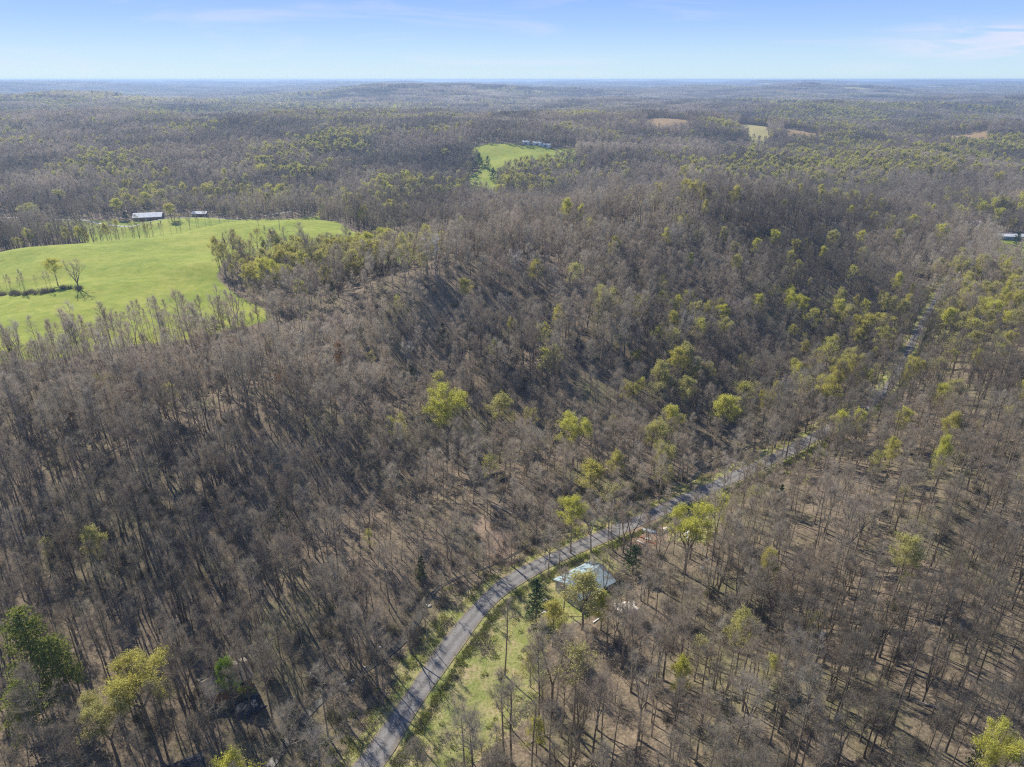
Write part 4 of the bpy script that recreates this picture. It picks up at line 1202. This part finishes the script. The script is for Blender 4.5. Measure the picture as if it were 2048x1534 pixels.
row([hp(-5, 592), hp(60, 588), hp(128, 580)], 12, 13, [2, 13, 12, 13], 2.0, "thin bare hedge row tree on the left pasture")
row([at_depth(205, 490, 500)[:2], at_depth(300, 478, 520)[:2], at_depth(420, 472, 520)[:2], at_depth(500, 463, 530)[:2]], 26, 15, [2, 7, 12, 13, 4], 3.5, "slim bare creek row tree before the barns")
row([hp(-5, 735), hp(100, 712), hp(230, 690), hp(330, 668), hp(430, 650), hp(520, 630)], 34, 18, [2, 7, 12, 13, 0, 9], 4, "bare tree along the near pasture edge")

HS = densify([hp(-5, 592), hp(60, 588), hp(128, 580)], 1.6); HS2 = densify([hp(145, 578), hp(165, 577)], 1.0)
HS = np.vstack([HS[NR.rand(len(HS)) < .55], HS[NR.rand(len(HS)) < .55], HS2]); HS = HS + NR.normal(0, 1.3, HS.shape)
scatter("hedge", "low brushy hedge on the left pasture", np.column_stack([HS, ground(HS[:, 0], HS[:, 1])]), NR.choice(SHRUB_IDX, len(HS)), rots(len(HS)), scls(NR.uniform(.7, 1.5, len(HS)), len(HS)))
# mid distance hills
P2 = jitter_grid(5.6, 850, 2300, .78, 40)
k2 = (NR.rand(len(P2)) < clear_mask(P2) * .93) & ~near_placed(P2)
P2 = P2[k2]; n2 = len(P2)
i2 = NR.choice(FAR_B, n2)
g2 = fbm(P2[:, 0] / 130, P2[:, 1] / 130, 43, 3)
east = sstep(.22, .5, P2[:, 0] / P2[:, 1])
gl = NR.rand(n2) < np.clip((g2 - .5 + .06 * east) * 2.2, 0, .55) + .02 + .07 * east
i2[gl] = NR.choice(FAR_L, gl.sum())
ev = (fbm(P2[:, 0] / 90, P2[:, 1] / 90, 47, 2) > .72) & (NR.rand(n2) < .5); i2[ev] = FAR_CEDAR
ec = at_depth(130, 262, 1290); pine = (((P2[:, 0] - ec[0]) / 105) ** 2 + ((P2[:, 1] - ec[1]) / 100) ** 2 + .5 * (fbm(P2[:, 0] / 40, P2[:, 1] / 40, 12, 2) - .5) < 1) & (NR.rand(n2) < .75); i2[pine] = FAR_CEDAR
s2 = NR.uniform(.7, 1.1, n2)
scatter("woodland", "hazy woods covering the hills beyond the valley", np.column_stack([P2, ground(P2[:, 0], P2[:, 1])]), i2, rots(n2), scls(s2, n2))
# far hills in clumps
P3 = jitter_grid(70, 2300, 7200, .78, 60); P4 = jitter_grid(150, 7200, 15200, .78, 60)
P5 = np.vstack([P3, P4]); s5 = np.concatenate([np.full(len(P3), 1.), np.full(len(P4), 2.0)])
_, _, pal5, _, _ = zones(P5[:, 0], P5[:, 1])
kk = pal5 < .5
P5, s5 = P5[kk], s5[kk]
g5 = fbm(P5[:, 0] / 500, P5[:, 1] / 500, 49, 3) + NR.normal(0, .05, len(P5))
i5 = np.array(CL)[np.digitize(g5, [.45, .55, .66])]
z5 = np.where(s5 > 1.5, .9, 1.0)
scatter("woodland", "blue hazy forest stretching to the horizon", np.column_stack([P5, ground(P5[:, 0], P5[:, 1]) - 2]), i5, rots(len(P5)) * [0, 0, 1],
        np.stack([s5, s5, z5], 1))

# undergrowth
P6 = jitter_grid(3.1, 60, 430, .8, 10)
pas, bro, pal, law, dirt = zones(P6[:, 0], P6[:, 1])
d6, _ = dist_poly(P6[:, 0], P6[:, 1], ROAD_P); c6, _ = dist_poly(P6[:, 0], P6[:, 1], CREEK_P)
f6 = fbm(P6[:, 0] / 30, P6[:, 1] / 30, 61, 3)
k6 = (pas < .3) & (law < .4) & (d6 > 7) & (c6 > 1.0) & (NR.rand(len(P6)) < np.clip((f6 - .38) * 2.2, .05, .8) + .75 * (c6 < 7))
k6 &= np.array([all(math.hypot(p[0] - c[0], p[1] - c[1]) > c[2] * .7 for c in CLEAR) for p in P6])
P6 = P6[k6]; n6 = len(P6)
i6 = np.where(NR.rand(n6) < .5, NR.choice(SAP_IDX, n6), NR.choice(SHRUB_IDX, n6, p=[.4, .4, .2]))
scatter("undergrowth", "leafless brush and saplings on the wood floor", np.column_stack([P6, ground(P6[:, 0], P6[:, 1])]), i6, rots(n6), scls(NR.uniform(.5, 1.3, n6), n6))
# ditch weeds, and tufts of grass over the verge and the strip
M_WEED = leaf_mat("weed leaf", (.20, .23, .05), (.34, .35, .10), .35)
def tuft(seed, n, h, w, m, lf):
    rng = np.random.RandomState(seed); b = Buf(); az = rng.uniform(0, 6.28, n); po = rng.uniform(0, .9, n)
    D = np.stack([np.cos(az) * np.sin(po), np.sin(az) * np.sin(po), np.cos(po)], 1)
    P = rng.normal(size=(n, 3)) * [w, w, 0]; blades(b, P, D, h * rng.uniform(.5, 1.2, n), np.full(n, .09), rng)
    c = Buf(); leaves(c, P + D * h * .6 + rng.normal(size=(n, 3)) * [w * .5, w * .5, .05] + [0, 0, .05], lf, rng)
    return add_model(joined([(b, 0), (c, 0)], [m]), "tuft")
TUFTS = [tuft(201, 40, .35, .35, M_WEED, .16), tuft(202, 40, .4, .4, LEAF['brush'], .12), tuft(203, 40, .3, .4, LEAF['pale'], .13)]
W = []
for i in range(0, len(ROAD_P) - 60):
    t = ROAD_P[i + 1] - ROAD_P[i]; t /= np.linalg.norm(t) + 1e-9; nn = np.array([t[1], -t[0]])
    for q in range(16): W.append((*(ROAD_P[i] + t * R.uniform(0, 3) + nn * (3.9 + abs(R.gauss(0, .75)))), 0 if R.random() < .75 else 1))
    for q in range(5): W.append((*(ROAD_P[i] + t * R.uniform(0, 3) - nn * (3.3 + abs(R.gauss(0, 1.6)))), R.choice((0, 1, 1, 2))))
W = np.array(W)
scatter("roadside_weeds", "low green weeds along the road ditch", np.column_stack([W[:, :2], ground(W[:, 0], W[:, 1])]), np.array(TUFTS)[W[:, 2].astype(int)], rots(len(W)), scls(NR.uniform(.6, 1.6, len(W)), len(W)))
def rock(seed):
    rng = np.random.RandomState(seed); bmr = bmesh.new(); bmesh.ops.create_icosphere(bmr, subdivisions=1, radius=.5)
    for q in bmr.verts: q.co *= rng.uniform(.7, 1.2); q.co.z *= .55
    V = np.array([q.co[:] for q in bmr.verts]); Fq = np.array([[q.index for q in f.verts] for f in bmr.faces]); bmr.free()
    o = mesh_obj("rock", V, Fq, M_ROCK); COL.objects.unlink(o); return add_model(o, "rock")
ROCKS = [rock(301), rock(302)]
CR = np.repeat(CREEK_P[10:170], 3, 0); CR = CR[NR.rand(len(CR)) < np.clip(1.4 * fbm(CR[:, 0] / 14, CR[:, 1] / 14, 99, 2) - .3, 0, 1)]
CR = CR + NR.normal(0, 1.1, CR.shape)
scatter("creek_stones", "pale stones in the creek bed", np.column_stack([CR, ground(CR[:, 0], CR[:, 1]) + .1]), NR.choice(ROCKS, len(CR)), rots(len(CR)), scls(NR.uniform(.3, 1.2, len(CR)), len(CR)))
G = jitter_grid(1.15, 70, 330, .62, 0)
_, _, _, law, _ = zones(G[:, 0], G[:, 1]); dg, _ = dist_poly(G[:, 0], G[:, 1], ROAD_P); cg, _ = dist_poly(G[:, 0], G[:, 1], CREEK_P)
fg = fbm(G[:, 0] / 7, G[:, 1] / 7, 71, 3)
kg = ((law > .4) | (dg < 12)) & (dg > 3.6) & (cg > 1.6) & (NR.rand(len(G)) < .25 + 1.2 * (fg - .4))
kg &= np.hypot(G[:, 0] - HOUSE_AT[0], G[:, 1] - HOUSE_AT[1]) > 8.5
G = G[kg]; fg = fg[kg]
ig = np.where(fg > .56, TUFTS[1], np.where(NR.rand(len(G)) < .5, TUFTS[2], TUFTS[0]))
scatter("grass", "tufts of grass on the verge and the open strip", np.column_stack([G, ground(G[:, 0], G[:, 1])]), ig, rots(len(G)), scls(NR.uniform(.6, 1.7, len(G)), len(G)))

# ------------------------------------------------------------------ buildings
import bmesh
def box(bm, x0, x1, y0, y1, z0, z1):
    v = [bm.verts.new(p) for p in ((x0, y0, z0), (x1, y0, z0), (x1, y1, z0), (x0, y1, z0), (x0, y0, z1), (x1, y0, z1), (x1, y1, z1), (x0, y1, z1))]
    for f in ((0, 3, 2, 1), (4, 5, 6, 7), (0, 1, 5, 4), (1, 2, 6, 5), (2, 3, 7, 6), (3, 0, 4, 7)): bm.faces.new([v[i] for i in f])
def bobj(name, bm, mat, parent=None):
    me = bpy.data.meshes.new(name); bm.to_mesh(me); bm.free(); me.materials.append(mat)
    o = bpy.data.objects.new(name, me); COL.objects.link(o)
    if parent is not None: o.parent = parent
    return o
def thing(name, x, y, z, rot, label, cat, group=None):
    o = bpy.data.objects.new(name, None); COL.objects.link(o); o.location = (x, y, z); o.rotation_euler = (0, 0, rot)
    o["label"] = label; o["category"] = cat
    if group: o["group"] = group
    return o
def slab_roof(bm, L, Wd, zw, rise, over, th, side):
    """one roof slope: side +1 / -1 along local y; ridge along x"""
    y0, y1 = side * (Wd / 2 + over), 0.0
    z0, z1 = zw - over * rise / (Wd / 2), zw + rise
    x0, x1 = -L / 2 - over, L / 2 + over
    P = [(x0, y0, z0), (x1, y0, z0), (x1, y1, z1), (x0, y1, z1)]
    v = [bm.verts.new(p) for p in P] + [bm.verts.new((p[0], p[1], p[2] + th)) for p in P]
    for f in ((0, 1, 2, 3), (4, 5, 6, 7), (0, 1, 5, 4), (1, 2, 6, 5), (2, 3, 7, 6), (3, 0, 4, 7)): bm.faces.new([v[i] for i in f])
    # standing seams
    k = int(L / 1.1)
    for i in range(k + 1):
        x = x0 + (x1 - x0) * i / k
        q = [(x - .04, y0, z0 + th + .002), (x + .04, y0, z0 + th + .002), (x + .04, y1, z1 + th + .002), (x - .04, y1, z1 + th + .002)]
        w = [bm.verts.new(p) for p in q] + [bm.verts.new((p[0], p[1], p[2] + .07)) for p in q]
        for f in ((4, 5, 6, 7), (0, 1, 5, 4), (1, 2, 6, 5), (2, 3, 7, 6), (3, 0, 4, 7)): bm.faces.new([w[i] for i in f])
    bmesh.ops.recalc_face_normals(bm, faces=bm.faces)
M_GLASS = simple_mat("window glass", (.03, .035, .04), .08, .05)
def gable_house(name, x, y, z, rot, L, Wd, zw, rise, wall, roof, label, cat, over=.5, doors=((0, -1),), wins=((-.3, -1), (.3, -1), (0, 1)), door_w=1.0, door_h=2.05, big=False, doorm=None):
    t = thing(name, x, y, z, rot, label, cat)
    bm = bmesh.new()
    box(bm, -L / 2, L / 2, -Wd / 2, Wd / 2, -1.0, zw)
    for sx in (-1, 1):     # gables
        a = [bm.verts.new((sx * L / 2, -Wd / 2, zw)), bm.verts.new((sx * L / 2, Wd / 2, zw)), bm.verts.new((sx * L / 2, 0, zw + rise - .02))]
        bm.faces.new(a if sx < 0 else a[::-1])
    bobj("wall", bm, wall, t)
    for side in (-1, 1):
        bm = bmesh.new(); slab_roof(bm, L, Wd, zw, rise, over, .08, side); bobj("roof", bm, roof, t)
    for fx, side in doors:
        bm = bmesh.new(); c = fx * L; yy = side * (Wd / 2 + .03)
        box(bm, c - door_w / 2, c + door_w / 2, yy - .04, yy + .04, 0, door_h); bobj("door", bm, doorm or M_WOOD, t)
    for fx, side in wins:
        c = fx * L; yy = side * (Wd / 2 + .03)
        bm = bmesh.new()
        for q in ((-.62, .62, 1.0, 1.08), (-.62, .62, 2.02, 2.10), (-.62, -.54, 1.08, 2.02), (.54, .62, 1.08, 2.02)):
            box(bm, c + q[0], c + q[1], yy - .05, yy + .05, q[2], q[3])
        w = bobj("window", bm, M_WHITE, t)
        bm = bmesh.new(); box(bm, c - .54, c + .54, yy - .02, yy + .02, 1.08, 2.02); bobj("pane", bm, M_GLASS, w)
    return t
M_WOOD = simple_mat("weathered wood", (.17, .13, .10), .85, .3, 2.0)
M_WHITE = simple_mat("white paint", (.72, .71, .68), .6, .12, 1.5)
M_TEAL = simple_mat("pale blue metal roof", (.29, .37, .38), .85, .3, .9)
M_SILVER = simple_mat("silver metal roof", (.50, .52, .53), .7, .25, .35)
M_TAN = simple_mat("tan metal roof", (.16, .135, .10), .7, .3, .8)
M_RUST = simple_mat("rust red board", (.30, .12, .06), .85, .3, 2.0)
M_SIDING = simple_mat("cream siding", (.52, .48, .40), .7, .12, 1.5)
M_BLUE = simple_mat("blue grey siding", (.20, .27, .36), .6, .12, .8)
M_TARP = simple_mat("cream tarp", (.66, .58, .46), .7, .25, 1.2)
M_DTARP = simple_mat("dark blue tarp", (.03, .035, .05), .95, .4, 1.5)

rd = ROAD_P[dist_poly([HOUSE_AT[0]], [HOUSE_AT[1]], ROAD_P)[1][0]]
i0 = dist_poly([HOUSE_AT[0]], [HOUSE_AT[1]], ROAD_P)[1][0]
tdir = ROAD_P[i0 + 3] - ROAD_P[i0 - 3]; ang = math.atan2(tdir[1], tdir[0])
gable_house("house", HOUSE_AT[0], HOUSE_AT[1], HOUSE_AT[2] + .2, ang, 11.5, 9.0, 3.0, 1.8, M_SIDING, M_TEAL,
            "small house under a pale blue green metal roof beside the road", "house", wins=((-.3, -1), (.3, -1), (-.25, 1), (.25, 1)))
gable_house("barn", BARN_AT[0], BARN_AT[1], float(ground(BARN_AT[0], BARN_AT[1])), math.radians(14), 24, 13, 4.2, 3.0, M_WOOD, M_SILVER,
            "long barn with a silver metal roof in the valley beyond the pasture", "barn", door_w=4, door_h=3.4, doors=((-.2, -1), (.25, -1)), wins=(), doorm=M_RUST)
gable_house("shed", SHED_AT[0], SHED_AT[1], float(ground(SHED_AT[0], SHED_AT[1])), math.radians(2), 13, 7, 3.4, 1.6, M_WOOD, M_SILVER,
            "small dark shed with a white roof right of the silver barn", "shed", doors=((.1, -1),), wins=(), door_w=2.6, door_h=2.4, doorm=M_RUST)
gable_house("cabin", CABIN_AT[0], CABIN_AT[1], CABIN_AT[2] + .3, math.radians(38), 8.5, 5.6, 2.6, 1.4, M_RUST, M_TAN,
            "cabin with a tan roof under the vivid green tree at bottom left", "cabin", wins=((.25, -1),))
lo = keep_clear(372, 1560, 5)
gable_house("shed", lo[0], lo[1], lo[2] + .2, math.radians(30), 6, 4, 2.3, 1.0, M_WOOD, M_DTARP, "dark roofed shed cut by the bottom edge, left of centre", "shed", wins=())
gable_house("house", BLUE_AT[0], BLUE_AT[1], float(ground(BLUE_AT[0], BLUE_AT[1])), math.radians(-4), 22, 8, 3.2, 1.2, M_BLUE, M_SILVER,
            "long blue house with a white roof line at the right edge", "house", wins=((-.35, -1), (-.15, -1), (.2, -1), (.38, -1)), doors=((.03, -1),))
gable_house("shed", WHITE_AT[0], WHITE_AT[1], float(ground(WHITE_AT[0], WHITE_AT[1])), math.radians(5), 9, 5, 2.6, .9, M_WHITE, M_WHITE,
            "small white shed by the lane at far right", "shed", wins=())
for u, L, lb in ((1052, 10, "left of three pale buildings on the far meadow crest"), (1074, 13, "middle of three pale buildings on the far meadow crest"), (1091, 15, "right of three pale buildings on the far meadow crest")):
    b = at_depth(u, 303, 1068)
    gable_house("farm_building", b[0], b[1], float(ground(b[0], b[1])), math.radians(-8), L, 8, 3.2, 1.6, M_WHITE, M_SILVER, lb, "building", wins=(), door_w=3, door_h=2.5, doorm=M_WOOD)

# ------------------------------------------------------------------ yard clutter
def crumple(name, x, y, z, w, d, h, mat, label, cat, seed, rot=0):
    rng = np.random.RandomState(seed); nx_, ny_ = 12, 10
    X, Y = np.meshgrid(np.linspace(-1, 1, nx_), np.linspace(-1, 1, ny_))
    e = np.clip(1 - np.maximum(np.abs(X), np.abs(Y)) ** 2.2, 0, 1)
    Z = h * e * (.45 + .55 * rng.rand(*X.shape)) + .02
    X = X * w / 2 * (1 + .12 * rng.normal(size=X.shape)); Y = Y * d / 2 * (1 + .12 * rng.normal(size=Y.shape))
    V = np.stack([X, Y, Z], -1).reshape(-1, 3)
    i, j = np.meshgrid(np.arange(nx_ - 1), np.arange(ny_ - 1)); a = (j * nx_ + i).ravel()
    o = mesh_obj(name, V, np.stack([a, a + 1, a + 1 + nx_, a + nx_], 1), mat)
    sd = o.modifiers.new("thickness", 'SOLIDIFY'); sd.thickness = .06
    o.location = (x, y, z); o.rotation_euler = (0, 0, rot); o["label"] = label; o["category"] = cat
    return o
h = hit(1252, 1216); crumple("tarp", *h, 5.6, 4.0, 1.3, M_TARP, "large crumpled cream tarp behind the house in the wood", "tarp", 1, .2)
h = hit(1378, 1070); crumple("tarp", *h, 3.0, 2.4, 1.3, M_WHITE, "bright white crumpled sheet under the large lime yard tree", "sheet", 2, .5)
h = hit(1394, 1075); crumple("tarp", *h, 2.0, 1.6, .9, M_WHITE, "smaller white sheet right of the bright white one", "sheet", 3, 1.0)
h = hit(1334, 1058); crumple("tarp", *h, 2.6, 1.6, .5, M_TARP, "cream sheet lying on the grass right of the overturned boat", "sheet", 4, .3)
h = hit(1405, 1138); crumple("tarp", *h, 1.6, 1.2, .8, M_WHITE, "little white sheet in the wood below the yard", "sheet", 6, .9)
h = hit(492, 1418); crumple("tarp", *h, 6.0, 4.5, 2.0, M_DTARP, "dark blue tarp heap beside the cabin at bottom left", "tarp", 5, .6)
# overturned boat
def boat(x, y, z, rot):
    t = thing("boat", x, y, z, rot, "pale overturned boat lying by the road above the yard junk", "boat")
    V, Fc = [], []; n, k = 11, 9
    for i in range(n):
        s = i / (n - 1); w = .75 * math.sin(math.pi * min(1, .12 + s * .95)) ** .6 if s < .98 else .1
        for j in range(k):
            a = math.pi * j / (k - 1); V.append(((s - .5) * 4.4, -math.cos(a) * w, math.sin(a) ** .8 * .62 * (1 - .25 * abs(2 * s - 1) ** 2)))
    for i in range(n - 1):
        for j in range(k - 1):
            a = i * k + j; Fc.append((a, a + 1, a + 1 + k, a + k))
    Fc.append(tuple(range(k))); Fc.append(tuple((n - 1) * k + j for j in range(k))[::-1])
    o = mesh_obj("hull", V, Fc, M_TEALW, t, smooth=True)
    bm = bmesh.new(); box(bm, -1.9, 1.9, -.03, .03, .58, .70); bobj("keel", bm, M_WHITE, t)
M_TEALW = simple_mat("pale hull", (.62, .70, .70), .4, .08, 1.0)
h = hit(1300, 1064); boat(h[0], h[1], h[2], -.45)
# boards and junk
def board(u, v, L, w, rot, mat, label):
    h = hit(u, v); bm = bmesh.new(); box(bm, -L / 2, L / 2, -w / 2, w / 2, 0, .1)
    o = bobj("board", bm, mat, None); o.location = (h[0], h[1], h[2] + .12); o.rotation_euler = (0, .03, rot)
    o["label"] = label; o["category"] = "board"
board(1296, 1079, 1.6, .7, -.5, M_WHITE, "short white board on the red brown junk by the boat")
board(1290, 1077, 3.0, .5, -.5, M_RUST, "rust red board lying left of the short white board")
board(1305, 1086, 3.2, .6, -.6, M_RUST, "rust red board lying right of the short white board")
board(1286, 1088, 4.2, .18, -.75, M_WHITE, "long thin white pole on the ground left of the junk")
board(1195, 1240, 3.2, .25, .7, M_WHITE, "thin white pole lying below the house in the wood")
board(1090, 1201, 1.2, .8, .2, M_TARP, "small cream board at the left corner of the house")
board(1088, 1226, 1.2, .8, .1, M_WHITE, "small white board right of the glossy evergreen")
# mailbox-like posts are not visible; fallen logs
def log(x, y, L, r, rot, label, grp):
    t = thing("fallen_log", x, y, float(ground(x, y)) + r * .6, rot, label, "log", grp)
    b = Buf(); q = np.stack([np.linspace(-L / 2, L / 2, 6), np.cumsum(NR.normal(0, .12, 6)), np.linspace(0, .25, 6)], 1)
    tube(b, q, np.linspace(r, r * .4, 6), 6); v, f = b.arrays(); mesh_obj("stem", v, f, M_PALE, t)
    b = Buf()
    for k in range(6):
        p = q[2 + k % 4]; d = unit(np.array([.7, NR.uniform(-1, 1), NR.uniform(.1, .8)])); tube(b, [p, p + d * NR.uniform(.8, 2.2)], [.06, .015], 3)
    v, f = b.arrays(); mesh_obj("branch", v, f, M_PALE, t)
    return t
x, y, z = hit(1010, 1022); log(x, y, 8, .34, -.7, "thick pale fallen trunk lying above the creek", None)
x, y, z = hit(1870, 1420); log(x, y, 7, .16, -.6, "thin pale log on the leaf floor at bottom right", None)
LQ = []
LG = jitter_grid(17, 80, 330, .72, 0); LG = LG[clear_mask(LG) > .5]; LG = LG[NR.permutation(len(LG))[:70]]
for p in LG:
    LQ.append((log(p[0], p[1], NR.uniform(4, 10), NR.uniform(.1, .2), NR.uniform(0, 3.1), "", "pale fallen logs on the wood floor"), "pale fallen log", 0))
name_all(LQ)

# ------------------------------------------------------------------ air
hz_me = bpy.data.meshes.new("haze"); bm = bmesh.new(); box(bm, -15500, 15500, -160, 17000, -40, 124); bm.to_mesh(hz_me); bm.free()
mh, n, l = new_mat("haze air")
out = n.new("ShaderNodeOutputMaterial"); pv = n.new("ShaderNodeVolumePrincipled")
pv.inputs["Color"].default_value = (.50, .70, 1.0, 1); pv.inputs["Density"].default_value = 0.000135; pv.inputs["Anisotropy"].default_value = .2
l.new(pv.outputs[0], out.inputs["Volume"])
hz_me.materials.append(mh)
hz = bpy.data.objects.new("haze", hz_me); COL.objects.link(hz); hz["kind"] = "stuff"
print("OBJECTS", len(SC.objects), "near trees", len(idx), "mid", n2, "far clumps", len(P5), "min z", GZ.min(), "max", GZ.max())
